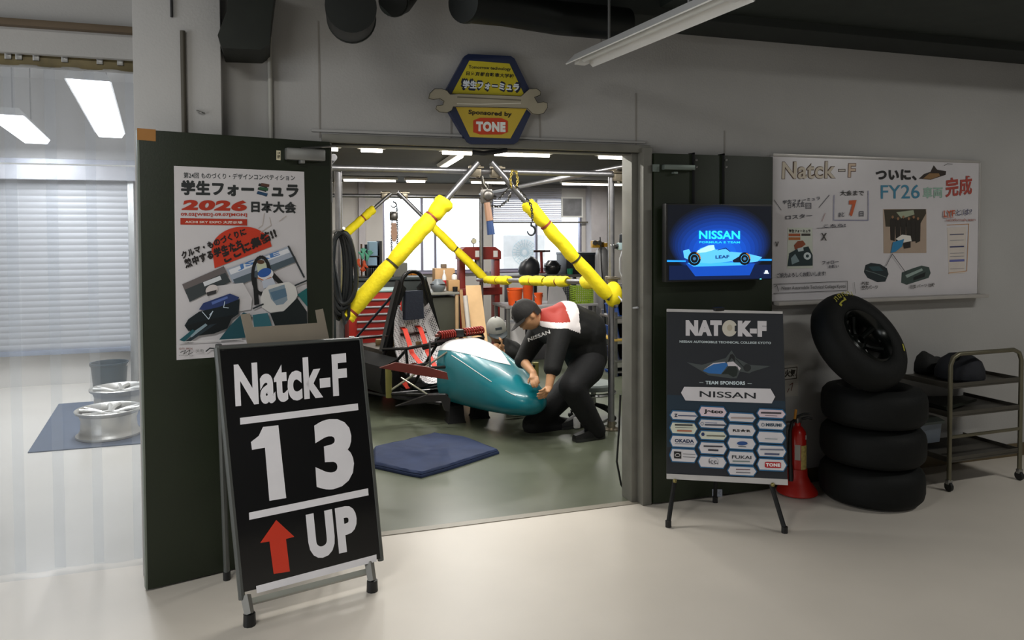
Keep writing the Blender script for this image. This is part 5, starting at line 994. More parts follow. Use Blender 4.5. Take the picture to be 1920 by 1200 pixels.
orange('orange bucket on the low table, left of the bending person', 956, 984, 541, 572, Y+.05, zt_+.001); orange('orange bucket on the low table, the one farther back under the rail', 985, 1004, 531, 572, Y+.35, zt_+.001); orange('orange bucket on the low table, right behind the cap of the bending person', 1007, 1022, 550, 572, Y+.02, zt_+.001)
f = [P_(*p, Y+.12) for p in ((1027, 571), (1064, 571), (1062, 556), (1052, 536), (1030, 538))]
for p in f[:2]: p.z = zt_+.001
prop(MB().loft([[p for p in f], [p+Vector((0, .02, 0)) for p in f]], smooth=False).build('cut_sheet', mat('pale_grey_sheet', '#a5a3a4', .6)), 'pale grey cut sheet standing on the low table behind the padded rail', 'sheet')
def basket(label, px0, px1, py0, py1, Y, m_, nx, nz, name='plastic_basket'):
    a_, b_ = P_(px0, py1, Y), P_(px1, py0, Y); z0 = zt_+.001; t = thing(name, label, 'basket', ((a_.x+b_.x)/2, Y+.11, z0)); m = MB(); w_ = b_.x-a_.x; h = b_.z-z0
    for i in range(nx+1): x = a_.x+w_*i/nx; m.box((x-.004, Y, z0), (x+.004, Y+.008, z0+h)); m.box((x-.004, Y+.2, z0), (x+.004, Y+.208, z0+h))
    for j in range(nz+1): z = z0+h*j/nz; m.box((a_.x-.004, Y-.001, z-.004 if j else z), (b_.x+.004, Y+.009, z+.004)); m.box((a_.x-.004, Y+.199, z-.004 if j else z), (b_.x+.004, Y+.209, z+.004)); m.box((a_.x-.004, Y, z-.004 if j else z), (a_.x+.004, Y+.208, z+.004)); m.box((b_.x-.004, Y, z-.004 if j else z), (b_.x+.004, Y+.208, z+.004))
    m.box((a_.x, Y, z0), (b_.x, Y+.208, z0+.006)); m.build('lattice_body', m_, t); MB().box((a_.x-.008, Y-.004, z0+h-.012), (b_.x+.008, Y+.003, z0+h+.008)).build('rim', m_, t)
basket('yellow green lattice basket on the low table at its right end', 1080, 1112, 537, 572, Y+.05, mat('basket_green', '#8fae28', .5), 9, 9); basket('dark lattice crate on the low table, left of the yellow green basket', 1058, 1077, 530, 572, Y+.3, mat('crate_dark', '#2b3038', .5), 6, 9)
for k, (pa, pb, py, mm, lb) in enumerate(((953, 985, 606, mat('crate_white', '#c3c0c0', .6), 'pale box on the floor under the left end of the low table'), (990, 1040, 612, mat('box_dark', '#3b3a3c', .6), 'dark box on the floor under the middle of the low table'), (1050, 1108, 600, mat('box_steel', '#76777c', .4, .5), 'grey metal box on the floor under the right end of the low table'))):
    crate('storage_box', lb, 'box', pa, pb, py, 700, Y+.08, .42, mm, 'boxes under the low table', z0=.001)
# shelf rack with blue bins at the right
Y = 3.6; x0, x1 = xw(1153, Y), xw(1153, Y)+.8
t = thing('shelf_rack', 'storage rack beside the right door jamb stacked with blue bins', 'rack', ((x0+x1)/2, Y+.2, 0)); zs = [zw(1160, y, Y) for y in (594, 636, 676, 722)]
for x in (x0+.02, x1-.02):
    for y in (Y+.02, Y+.38): MB().box((x-.015, y-.015, 0), (x+.015, y+.015, zs[0]+.05)).build('upright', steel, t)
for k, z in enumerate(zs): MB().box((x0, Y, z-.025), (x1, Y+.4, z), .003).build('shelf', mat('rack_yellow', '#b99a48', .5) if k == 1 else steel, t)
bm_ = mat('bin_blue', '#1f3f7c', .45, var=.1)
for k, z in enumerate(zs):
    lv = ('top', 'second', 'third', 'bottom')[k]
    for e, nm in ((0, 'beside the left upright'), (1, 'farther right')):
        t2 = thing('storage_bin', 'blue storage bin on the %s shelf of the rack, %s' % (lv, nm), 'bin', (x0+.2+.37*e, Y+.2, z), 'blue bins on the rack'); c = Vector((x0+.21+.37*e, Y+.2, z+.001))
        MB().loft([[c+Vector((sx*w_, sy*.16, h)) for sx, sy in ((-1, -1), (1, -1), (1, 1), (-1, 1))] for w_, h in ((.14, 0), (.165, .11), (.172, .11), (.172, .125), (.155, .125), (.13, .01))], smooth=False).build('bin_body', bm_ if k != 2 else mat('bin_navy', '#232a44', .5), t2); MB().box(c+Vector((-.05, -.176, .07)), c+Vector((.05, -.158, .1))).build('label_holder', white, t2)
# stool
c = onZ(1146, 815, 0)+Vector((.09, .55, 0)); t = thing('round_stool', 'low round stool with chrome ring near the right gantry post', 'stool', c); T_ = Matrix.Translation(c)
MB(T_).lathe([(0, .26), (.17, .26), (.185, .275), (.185, .30), (.17, .315), (0, .32)], 32).build('seat', mat('stool_grey', '#7d8683', .5), t); MB(T_).lathe([(.17, .215), (.195, .22), (.2, .23), (.195, .24), (.17, .245)], 32, closed=True).build('seat_ring', chrome, t); MB(T_).lathe([(0, .08), (.022, .08), (.022, .26), (0, .26)], 16).build('column', steel, t)
for k in range(5): a_ = 2*PI*k/5+.3; lg = MB(T_).tube([(.02*math.cos(a_), .02*math.sin(a_), .12), (.12*math.cos(a_), .12*math.sin(a_), .09), (.2*math.cos(a_), .2*math.sin(a_), .055)], .014, 8).build('leg', blackm, t); MB(T_).ball((.2*math.cos(a_), .2*math.sin(a_), .026), .0255, 12, 8).build('caster', black, lg)
# hose coil on the left post
Yh = YF-.12; t = thing('hose_coil', 'black hose coil hanging on the left gantry post beside the open door', 'hose', P_(640, 430, Yh)); hp_ = P_(630, 436, Yh)
m = MB()
for k in range(4):
    a0, b0 = .045+.014*k, .31-.018*k; c = hp_+Vector((.012+.012*k, -.012*k, -b0*1.0-.0)); m.tube([c+Vector((a0*math.sin(q)*(1+.15*math.sin(q*2+k)), .012*math.sin(q*3+k), b0*math.cos(q))) for q in (2*PI*j/28 for j in range(28))], .017, 8, closed=True)
m.tube([hp_+Vector((-.02, 0, -.2)), hp_+Vector((.03, -.03, -.5)), hp_+Vector((.05, -.04, -.66)), hp_+Vector((.08, -.03, -.60)), hp_+Vector((.085, -.02, -.5))], .012, 8)
m.build('hose_loops', mat('hose_black', '#15191b', .4, var=.15), t); MB().tube([hp_+Vector((-.05, .1, .0)), hp_+Vector((.03, -.02, .01)), hp_+Vector((.05, -.06, .03))], .012, 8).build('hanging_hook', steel, t)
# folded blue sheet on the floor
pl = [onZ(x, y, 0) for x, y in ((700, 846), (757, 833), (815, 819), (872, 826), (936, 851), (885, 868), (836, 884), (790, 897), (762, 892), (700, 878))]
c = sum(pl, Vector())/len(pl); rnd = random.Random(3); m = MB(); rings = []
for k, (s_, z_) in enumerate(((1, .001), (1.0, .014), (.985, .022), (.975, .023), (.985, .026), (.96, .036), (.95, .037))):
    rings.append([Vector((c.x+(p.x-c.x)*s_, c.y+(p.y-c.y)*s_, z_+(.006*rnd.random() if k > 4 else 0))) for i in range(len(pl)) for e in range(5) for p in [pl[i].lerp(pl[(i+1) % len(pl)], e/5)]])
m.loft(rings); prop(m.build('folded_sheet', mat('blue_sheet', '#1a2a4c', .8, var=.16, scale=6, bump=.6, bscale=9)), 'folded blue plastic sheet lying on the floor just inside the doorway', 'sheet')

# air regulator with its hose on the right post
Yr = YF-.06; p = P_(1163, 462, Yr); t = thing('air_regulator', 'small pale air regulator with a black knob beside the right gantry post', 'regulator', p)
MB().box(p-Vector((.024, .03, .03)), p+Vector((.026, .03, .03)), .01).build('regulator_body', mat('pale_teal_metal', '#93a8ab', .4, .3), t); MB().tube([p-Vector((.024, 0, 0)), p-Vector((.05, 0, 0))], .018, 12).build('adjusting_knob', black, t); MB().box(p+Vector((-.002, -.02, .03)), p+Vector((.022, .02, .1)), .004).build('filter_bowl', mat('bowl_dark', '#20242a', .3), t)
MB().tube([p+Vector((-.07, .045, .01)), p+Vector((0, .035, .01))], .008, 8).build('mounting_arm', steel, t)
MB().tube([p+Vector((.01, -.02, -.03)), p+Vector((-.02, -.03, -.10)), p+Vector((-.02, -.03, -.20)), p+Vector((.02, -.04, -.30)), p+Vector((.08, -.10, -.38)), p+Vector((.12, -.3, -.42))], .006, 8).build('air_hose', mat('grey_cable', '#8d8f92'), t)
# ================================================================== the race car
O = Vector((1.285, 3.15, 0)); hd_ = Vector((.36, -.933, 0)).normalized(); rg_ = Vector((hd_.y, -hd_.x, 0))   # forward, driver's right
cw = lambda s, r, z: O+hd_*s+rg_*r+Vector((0, 0, z))
car = thing('race_car', 'open-wheel student race car without its wheels, teal and white nose', 'race car', O)
bk = mat('car_black', '#0d0e0f', .35, .2, var=.15); cfm = mat('frame_tube_black', '#161617', .35, .5, var=.1)
SEC = [(.83, .27, .165, .70, 3.6), (.98, .275, .16, .685, 3.4), (1.2, .272, .16, .635, 3.0), (1.45, .25, .165, .555, 2.7), (1.65, .215, .175, .48, 2.5), (1.78, .175, .19, .425, 2.3), (1.87, .125, .21, .385, 2.1), (1.92, .07, .24, .35, 2.0), (1.935, .012, .285, .305, 2.0)]
SEC = [(.83+(a_[0]-.83)*.945,)+a_[1:] for a_ in SEC]; STIP = SEC[-1][0]
def sec(s):
    for a_, b_ in zip(SEC, SEC[1:]):
        if s <= b_[0]: f_ = (s-a_[0])/(b_[0]-a_[0]); return [a_[i]+(b_[i]-a_[i])*f_ for i in range(1, 5)]
    return SEC[-1][1:]
def npt(s, q, off=0):
    hw, zb_, zt_, n = sec(s); c_, s_ = math.cos(q), math.sin(q); e = 2/n; hh_ = (zt_-zb_)/2
    p = cw(s, (hw+off)*math.copysign(abs(c_)**e, c_), (zb_+zt_)/2+(hh_+off)*math.copysign(abs(s_)**e, s_)); return p
ss = [.83+.0345*i for i in range(33)]; ss = [x for x in ss if x < STIP-.001]+[STIP-.0005]
MB().loft([[npt(s, 2*PI*k/56) for k in range(56)] for s in ss], cap=True).build('nose_cone', teal, car, label='teal nose cone')
m = MB(); n = 14; rows = []
for i in range(23):
    s = .832+.62*i/22; f_ = i/22; q0 = PI/2-(1.0*(1-f_)**.75-.12*f_); q1 = PI/2+(.95*(1-f_)**1.15+.12*f_)
    rows.append([npt(s, q0+(q1-q0)*k/n, .0035) for k in range(n+1)])
for i in range(22): 
    b_ = rows[i]+rows[i+1]; m.add(b_, [[k, k+1, n+2+k, n+1+k] for k in range(n)], True)
m.build('nose_top_panel', gel, car, label='white painted wedge on top of the nose')
m = MB(); m.tube([npt(1.02+.5*i/20, .62-.05*i/20, .002) for i in range(21)], .0035, 6); m.build('nose_line', white, car, label='thin white stripe along the nose')  # thin white line following the upper side of the nose
m = MB(); m.tube([npt(1.66+.03*i, .55, .002) for i in range(4)], .003, 6); m.build('nose_line', white, car)
# main hoop with its side plates
def hooppts(w0, w1, z0, zt_, n=14):
    a_ = [cw(0, w0, z0), cw(0, w0*.93+w1*.07, z0+.22)]
    for k in range(n+1): q = PI*k/n; a_.append(cw(0, w1*math.cos(q), zt_-w1*1.05+w1*1.05*math.sin(q)))
    return a_+[cw(0, -w0*.93-w1*.07, z0+.22), cw(0, -w0, z0)]
MB().tube(hooppts(.33, .125, .28, 1.262), .02, 12).build('roll_hoop', cfm, car)
for s_ in (1, -1):
    m = MB(); q = [(.075*s_, 1.10), (.155*s_, 1.18), (.20*s_, 1.05), (.345*s_, .52), (.235*s_, .52), (.165*s_, .92)]
    m.loft([[cw(d, r, z) for r, z in q] for d in (.012, -.05)], smooth=False); m.build('hoop_side_plate', bk, car)
m = MB(); m.loft([[cw(d, r, z) for r, z in ((-.10, .80), (.10, .80), (.09, 1.075), (-.09, 1.075))] for d in (-.02, .045)], smooth=False); m.build('head_rest', mat('navy_padding', '#161d2c', .8, bump=.2), car)
# perforated seat and firewall
pf = bpy.data.materials.new('perforated_sheet'); pf.use_nodes = True; nt = pf.node_tree; N = nt.nodes; bs = N['Principled BSDF']; tc = N.new('ShaderNodeTexCoord'); vo = N.new('ShaderNodeTexVoronoi'); vo.inputs['Scale'].default_value = 62; vo.inputs['Randomness'].default_value = 0; mp = N.new('ShaderNodeMapping'); mp.inputs['Rotation'].default_value = (.2, .3, .37)
gt = N.new('ShaderNodeMath'); gt.operation = 'GREATER_THAN'; gt.inputs[1].default_value = .36; mx = N.new('ShaderNodeMix'); mx.data_type = 'RGBA'; mx.inputs['A'].default_value = (.008, .008, .01, 1); mx.inputs['B'].default_value = (.6, .59, .6, 1)
nt.links.new(tc.outputs['Object'], mp.inputs[0]); nt.links.new(mp.outputs[0], vo.inputs['Vector']); nt.links.new(vo.outputs['Distance'], gt.inputs[0]); nt.links.new(gt.outputs[0], mx.inputs['Factor']); nt.links.new(mx.outputs['Result'], bs.inputs['Base Color']); bs.inputs['Roughness'].default_value = .4; bs.inputs['Metallic'].default_value = .3
m = MB(); pr = [(-.06, .86, .17), (-.04, .72, .22), (.0, .58, .255), (.06, .44, .27), (.14, .32, .27), (.26, .24, .26), (.45, .25, .25)]
rings = [[cw(s+.05*(abs(k)/6)**2*1.6, w_*k/6, z+.09*(abs(k)/6)**3) for k in range(-6, 7)]+[cw(s-.012+.05*(abs(k)/6)**2*1.6, w_*k/6, z-.012+.09*(abs(k)/6)**3) for k in range(6, -7, -1)] for s, z, w_ in pr]
m.loft(rings); m.build('seat', pf, car, label='perforated pale metal seat shell')
# harness
hr = mat('harness_red', '#c8321c', .7, bump=.15); hb_ = mat('harness_buckle', '#b9b4b0', .35, .7)
def strap(pts, w_=.05):
    pts = [Vector(p) for p in pts]; m = MB(); L_ = [p-rg_*w_/2 for p in pts]; R__ = [p+rg_*w_/2 for p in pts]; up_ = Vector((0, 0, .004))+hd_*.003
    m.loft([[a_, b_, b_+up_, a_+up_] for a_, b_ in zip(L_, R__)], smooth=False); return m
for r in (.11, -.06):
    st = strap([cw(-.02, r, .725), cw(.035, r, .71), cw(.10, r+.0, .61), cw(.16, r, .50), cw(.26, r*.8, .42), cw(.36, r*.5, .36)]).build('harness_strap', hr, car)
    strap([cw(-.03, r, .74), cw(.02, r, .732)], .062).build('adjuster', hb_, st); strap([cw(.155, r, .57), cw(.17, r, .54)], .06).build('adjuster', hb_, st)
strap([cw(.50, .30, .47), cw(.44, .25, .40), cw(.40, .18, .34)], .06).build('lap_strap', hr, car); strap([cw(.42, .36, .30), cw(.46, .33, .24)], .05).build('lap_strap', hr, car)
# space frame tubes
def tb(*p, r=.0135, m_=cfm, nm='frame_tube'): return MB().tube([cw(*q) for q in p], r, 10).build(nm, m_, car)
for s_ in (1, -1):
    tb((0, .33*s_, .54), (.45, .33*s_, .60), (.80, .255*s_, .68)); tb((0, .33*s_, .28), (.45, .31*s_, .22), (.83, .24*s_, .2)); tb((0, .33*s_, .40), (.8, .26*s_, .44)); tb((0, .33*s_, .28), (.42, .33*s_, .58)); tb((.45, .31*s_, .22), (.42, .33*s_, .60)); tb((.45, .31*s_, .22), (.80, .255*s_, .66))
    tb((0, .13*s_, 1.13), (-.75, .26*s_, .52), r=.0125, nm='hoop_brace', m_=mat('brace_dark_blue', '#1b2434', .3, .4)); tb((0, .33*s_, .28), (-.75, .26*s_, .28)); tb((-.75, .26*s_, .28), (-.75, .26*s_, .55))
tb((-.75, -.26, .28), (-.75, .26, .28)); tb((-.75, -.26, .55), (-.75, .26, .55)); tb((0, .31, .66), (0, -.31, .66), r=.015, nm='harness_bar', m_=mat('harness_bar_dark', '#2c1d18', .4, .3)); tb((.45, -.31, .22), (.45, .31, .22)); tb((.80, -.255, .68), (.80, .255, .68)); tb((.8, .255, .68), (.79, .25, .71), (.79, .2, .72), (.79, -.2, .72), (.79, -.25, .71), (.8, -.255, .68), nm='front_hoop')
m = MB(); m.loft([[cw(s, r, z) for r, z in ((.34, .19), (.52, .2), (.55, .3), (.53, .44), (.36, .5))] for s in (-.35, .1, .34)], smooth=False); m.build('side_pod', mat('pod_matte_black', '#0a0b0b', .6, var=.2, spec=.25), car, label='black side pod')
m = MB(); m.loft([[cw(s, r, z) for r, z in ((.34, .19), (.52, .2), (.55, .3), (.53, .44), (.36, .5))] for s in (-.35, .1, .34)], smooth=False)
for i, v_ in enumerate(m.v): rr_ = (v_-O).dot(rg_); m.v[i] = v_-rg_*2*rr_
m.build('side_pod', mat('pod_matte_black', '#0a0b0b', .6, var=.2, spec=.25), car)
MB().loft([[cw(s, r, z) for r, z in ((-w_, .15), (w_, .15), (w_, .17), (-w_, .17))] for s, w_ in ((-.8, .3), (0, .5), (.4, .42), (.85, .25))], smooth=False).build('floor_pan', bk, car)
m = MB(); m.loft([[cw(s, r, z) for r, z in ((-.24, .22), (.24, .22), (.24, .5), (-.24, .5))] for s in (-.7, -.12)], smooth=False); m.build('engine', mat('engine_dark', '#3a342c', .5, .5, var=.4, scale=14), car)
for i in range(6): MB().box((-.03, -.03, -.03), (.03, .03, .03), .01, M=Matrix.Translation(cw(-.3+.1*i-.2, .1-.08*(i % 3), .53+.02*(i % 2)))).build('engine_fitting', mat('brass_fittings', '#8d7a58', .4, .7, var=.3), car)
# rear wheel hidden corner and bare front suspension arms
for s_ in (1, -1):
    w_ = MB(axis_frame(cw(-.62, .48*s_, .262), rg_*s_)).lathe(tyre_prof(.255, .19, .135), 48, closed=True).build('rear_tyre', rubber, car); MB(axis_frame(cw(-.62, .48*s_, .262), rg_*s_)).lathe([(0, .06), (.05, .06), (.06, .09), (.13, .12), (.137, .17), (.13, .18), (.12, .14), (.05, .12), (0, .12)], 32).build('rim', dk, w_)
arm = mat('arm_red_brown', '#5b1f17', .4, .3, var=.15); armk = mat('arm_black', '#121212', .35, .3)
for s_ in (1, -1):
    a1 = [cw(.98, .272*s_, .50), cw(1.22, .275*s_, .47)]; end = cw(1.12, .60*s_, .43)
    end = cw(.62, .62*s_, .46) if s_ > 0 else end
    q1, q2 = (cw(.98, .25, .50), cw(.72, .27, .50)) if s_ > 0 else (cw(1.25, -.27, .47), cw(.98, -.27, .49))
    m = MB(); m.tube([q1, end], .013, 8); m.tube([q2, end], .013, 8); m.ball(end, .024, 12, 8); m.build('upper_arm', armk if s_ < 0 else armk, car)
    e2 = end-Vector((0, 0, .2)); m = MB(); m.tube([q1-Vector((0, 0, .24)), e2], .013, 8); m.tube([q2-Vector((0, 0, .24)), e2], .013, 8); m.ball(e2, .024, 12, 8); m.build('lower_arm', armk, car)
    MB().tube([end+Vector((0, 0, .03)), e2-Vector((0, 0, .03))], [.03, .026], 12).build('upright', mat('upright_alu', '#8f8a4e', .4, .6), car)
    MB().tube([e2+Vector((0, 0, .02)), cw(.95, .24*s_, .62)], .009, 8).build('push_rod', mat('push_rod_silver', '#b8b8a8', .3, .8), car)
# arm plates that stand free beside the nose
def plate(pts, Y_t, m_, nm): 
    f = [atd(x, y, Y_t+d) for x, y, d in pts]; m = MB(); m.loft([f, [p+Vector((0, .03, .0)) for p in f]], smooth=False); return m.build(nm, m_, car)
plate([(712, 690, .2), (742, 680, .2), (800, 688, .03), (838, 699, 0), (841, 712, 0), (800, 706, .03)], 5.72, arm, 'front_arm_plate')
plate([(742, 762, .2), (800, 741, .05), (836, 740, 0), (845, 748, 0), (843, 772, 0), (834, 770, 0), (828, 752, 0), (790, 757, .05)], 5.66, armk, 'lower_arm_bracket')
MB().tube([atd(752, 708, 5.9), atd(801, 739, 5.72)], .006, 8).build('steering_link', mat('push_rod_silver', '#b8b8a8'), car)
m = MB(); a_, b_ = atd(806, 640, 6.2), atd(806, 690, 6.0); m.tube([a_, b_], .008, 8); m.build('stay', armk, car)
# red springs across the cockpit edge
def spring(a_, b_, r, turns):
    a_, b_ = Vector(a_), Vector(b_); M_ = axis_frame(a_, b_-a_); L_ = (b_-a_).length; n = turns*12
    return MB().tube([M_ @ Vector((r*math.cos(2*PI*i/12), r*math.sin(2*PI*i/12), L_*i/n)) for i in range(n+1)], .008, 6)
sa, sb_, sc_, sd_ = cw(.80, .22, .745), cw(.80, .06, .748), cw(.80, -.04, .75), cw(.80, -.25, .755)
spr = mat('spring_red', '#8e2318', .4, .2)
MB().tube([cw(.80, .26, .744), sd_], .014, 10).build('damper_rod', mat('damper_body', '#6b3a30', .35, .5), car)
spring(sa, sb_, .03, 7).build('damper_spring', spr, car); spring(sc_, sd_, .03, 8).build('damper_spring', spr, car)
MB().box(cw(.80, .01, .75)-Vector((.035, .035, .035)), cw(.80, .01, .75)+Vector((.035, .035, .03)), .008).build('rocker', black, car)
# dark dash cowl and stands under the car
m = MB(); m.loft([[cw(.62, .27, .60), cw(.62, .30, .64), cw(.81, .26, .70), cw(.81, .2, .66)], [cw(.62, .1, .66), cw(.62, .1, .69), cw(.81, .1, .735), cw(.81, .1, .70)]], smooth=False); m.build('cockpit_trim', mat('torn_trim', '#3a2c30', .7, var=.3), car)
for k, (s, r, lb) in enumerate(((.9, .13, 'black support block under the race car at its right front'), (.9, -.13, 'black support block under the race car at its left front'), (-.5, .15, 'black support block under the race car at its right rear'), (-.5, -.15, 'black support block under the race car at its left rear'))):
    p = cw(s, r, 0); o = MB().loft([[p+Vector((x*w_, y*w_, z)) for x, y in ((-1, -1), (1, -1), (1, 1), (-1, 1))] for w_, z in ((.08, .001), (.07, .02), (.06, .148))], smooth=False).build('support_block', blackm); prop(o, lb, 'block', 'car support blocks')
# ================================================================== people
r_, f_ = Vector((.952, -.3057, 0)), Vector((.3057, .952, 0)); UZ = Vector((0, 0, 1))
def head_mb(c, fwd, up, s=1):
    M_ = frame_at(c, Vector(fwd).cross(Vector(up)), Vector(fwd)) if False else None
    y = Vector(fwd).normalized(); z = Vector(up); z = (z-y*z.dot(y)).normalized(); x = y.cross(z); M_ = Matrix((x, y, z)).transposed().to_4x4(); M_.translation = Vector(c)
    rings = []
    for i in range(15):
        q = PI*i/14; zz = -math.cos(q); w_ = math.sin(q); jaw = 1-.28*max(0, -zz)**1.3
        rings.append([M_ @ Vector((.078*s*w_*jaw*math.cos(a_), .097*s*w_*(1-.12*max(0, -zz))*math.sin(a_)+(.014*s if zz < -.2 and math.sin(a_) > 0 else 0)*w_, .118*s*zz)) for a_ in (2*PI*k/24 for k in range(24))])
    hm = MB().loft(rings, cap=False)
    hm.loft([[M_ @ Vector((x_*s, y_*s, z_*s)) for x_, y_, z_ in ((-w_, .088, zz), (0, yy, zz-.002), (w_, .088, zz), (0, .08, zz+.004))] for w_, yy, zz in ((.006, .095, .028), (.011, .107, .0), (.017, .118, -.022), (.012, .1, -.036))])
    for e in (-1, 1): hm.ball((0, 0, 0), .03*s, 10, 8, M=M_ @ Matrix.Translation((.078*e*s, -.005*s, -.005*s)), sc=(.32, .6, 1))
    hm.tube([M_ @ Vector((-.024*s, .094*s, -.055*s)), M_ @ Vector((0, .102*s, -.054*s)), M_ @ Vector((.024*s, .094*s, -.055*s))], .006*s, 6)
    return hm, M_
def eyes(M_, par, s=1):
    for e in (-1, 1):
        m = MB(); m.ball((0, 0, 0), .013*s, 10, 8, M=M_ @ Matrix.Translation((.031*e*s, .086*s, .012*s)), sc=(1.1, .6, .6)); m.build('eye', mat('eye_dark', '#1c1713', .3), par)
        MB().tube([M_ @ Vector((.015*e*s, .095*s, .034*s)), M_ @ Vector((.048*e*s, .083*s, .034*s))], .005*s, 6).build('eyebrow', mat('hair_black', '#14110f', .6), par)
def hair(M_, par, s=1, m_=None):
    rings = [[M_ @ Vector((.086*s*math.sin(q)*math.cos(a_), (.105*math.sin(q)*math.sin(a_)-.012)*s, (.126*math.cos(q)+.004)*s)) for a_ in (2*PI*k/24 for k in range(24))] for q in (.05, .4, .8, 1.15, 1.4)]
    low = [[M_ @ Vector((q_*.086*s*math.cos(a_), (q_*.103*math.sin(a_)-.012)*s, z*s)) for a_ in (PI+.3+(PI-.6)*k/23 for k in range(24))] for z, q_ in ((.03, 1), (-.04, .93))]
    m = MB().loft(rings, cap=False); m.add([p for r in low for p in r]+[], [[k, k+1, 24+k+1, 24+k] for k in range(23)], True); m.build('hair', m_ or mat('hair_black', '#14110f', .6, bump=.4, bscale=200), par)
def cap(M_, par, m_, m2, s=1):
    rings = [[M_ @ Vector((.093*s*math.sin(q)*math.cos(a_), (.112*math.sin(q)*math.sin(a_))*s, (.118*math.cos(q)+.028)*s)) for a_ in (2*PI*k/28 for k in range(28))] for q in (.03, .25, .5, .8, 1.1, 1.4, 1.57)]
    rings.append([M_ @ Vector((.092*s*math.cos(a_), .111*math.sin(a_)*s, .01*s)) for a_ in (2*PI*k/28 for k in range(28))])
    o = MB().loft(rings, cap=False).build('cap', m_, par)
    a0 = [PI*.14+PI*.72*k/12 for k in range(13)]; inn = [M_ @ Vector((.09*s*math.cos(a_), .108*math.sin(a_)*s, .024*s)) for a_ in a0]; out = [M_ @ Vector((.098*s*math.cos(a_), (.108*math.sin(a_)+.075*math.sin(a_)**1.5)*s, .006*s)) for a_ in a0]
    MB().ball(M_ @ Vector((0, 0, .147*s)), .008*s, 10, 6).build('cap_button', m2, o); mp_ = MB(); mp_.loft([[M_ @ Vector((x_*s, (y_+e)*s, z_*s)) for x_, z_, y_ in ((-.03, .062, .100), (.03, .062, .100), (.03, .082, .092), (-.03, .082, .092))] for e in (0, .008)], smooth=False); mp_.build('cap_patch', m2, o)
    n = 13; d = M_.to_3x3() @ Vector((0, 0, .004*s)); v_ = inn+out+[p-d for p in inn]+[p-d for p in out]
    m = MB(); m.add(v_, [[k, k+1, n+k+1, n+k] for k in range(n-1)]+[[2*n+k, 3*n+k, 3*n+k+1, 2*n+k+1] for k in range(n-1)]+[[n+k, n+k+1, 3*n+k+1, 3*n+k] for k in range(n-1)], True); m.build('cap_brim', m2, o)
def hand_mb(w_, d, nrm, side, curl=.5, s=1):
    """palm, four unequal bent fingers and a thumb on the palm's side"""
    d = Vector(d).normalized(); nrm = Vector(nrm); nrm = (nrm-d*nrm.dot(d)).normalized(); x = d.cross(nrm)*side; w_ = Vector(w_)
    out = [skin_mb({'a': (w_-d*.02, (.027, .021)), 'b': (w_+d*.03*s, (.036, .017)), 'c': (w_+d*.085*s, (.040, .014))}, [('a', 'b'), ('b', 'c')], 2)]
    for i, ln in enumerate((.072, .082, .077, .06)):
        b_ = w_+d*.082*s+x*(.030-.020*i)*s; J = {'0': (b_-d*.02, (.0098, .0098))}; p = b_; dd = d.copy()
        for j, fr in enumerate((.45, .3, .25)):
            ang = curl*(.35+.4*j); dd = (d*math.cos(ang+curl*.3*j)+nrm*math.sin(ang+curl*.3*j)).normalized(); p = p+dd*ln*fr*s; J[str(j+1)] = (p, (.0092-.0008*j,)*2)
        out.append(skin_mb(J, [('0', '1'), ('1', '2'), ('2', '3')], 1))
    tb_ = w_+d*.025*s+x*.026*s; out.append(skin_mb({'0': (tb_-x*.015, (.014, .014)), '1': (tb_+x*.026*s+d*.022*s+nrm*.01, (.0115, .0115)), '2': (tb_+x*.034*s+d*.05*s+nrm*.022, (.0095, .0095))}, [('0', '1'), ('1', '2')], 1))
    return merge(*out)
EDG = [('pel', 'sp'), ('sp', 'ch'), ('ch', 'nk'), ('nk', 'hd'), ('ch', 'sa'), ('sa', 'ea'), ('ea', 'wa'), ('ch', 'sb'), ('sb', 'eb'), ('eb', 'wb'), ('pel', 'ha'), ('ha', 'ka'), ('ka', 'fa'), ('pel', 'hb'), ('hb', 'kb'), ('kb', 'fb')]
RAD = dict(pel=.12, sp=.12, ch=.125, nk=.055, hd=.055, sa=.055, ea=.042, wa=.029, sb=.055, eb=.042, wb=.029, ha=.09, ka=.06, fa=.04, hb=.09, kb=.06, fb=.04)
def person(name, label, J, fwd, up, hands, cloth, sc=1):
    base = Vector((J['pel'].x, J['pel'].y, 0)); t = thing(name, label, 'person', base)
    hm, M_ = head_mb(J['hd'], fwd, up, 1.0); capsule(hm, J['nk'], J['hd']-(M_.to_3x3() @ Vector((0, .02, .06))), .055, .05)
    body = fuse(merge(limb_mb(J, {k: RAD[k]*sc for k in RAD}, [e for e in EDG if e != ('nk', 'hd')]), hm, *hands), .0062, 2, .4).build('body', skin, t); eyes(M_, body)
    ed = EDG+[('sa', 'nk'), ('sb', 'nk'), ('sa', 'sb'), ('pel', 'ch'), ('sa', 'sp'), ('sb', 'sp'), ('ha', 'hb')]
    top = fuse(limb_mb(J, cloth['top'], [e for e in ed if 'h' != e[0][0] and 'k' != e[0][0]]), .0085, 16, .5, cloth.get('col')); tp_ = top.build('shirt', cloth['tm'], t, label=cloth['tl'])
    fuse(limb_mb(J, cloth['bot'], ed), .014, 8).build('trousers', cloth['bm'], t, label=cloth['bl'])
    return t, M_, body, top, tp_
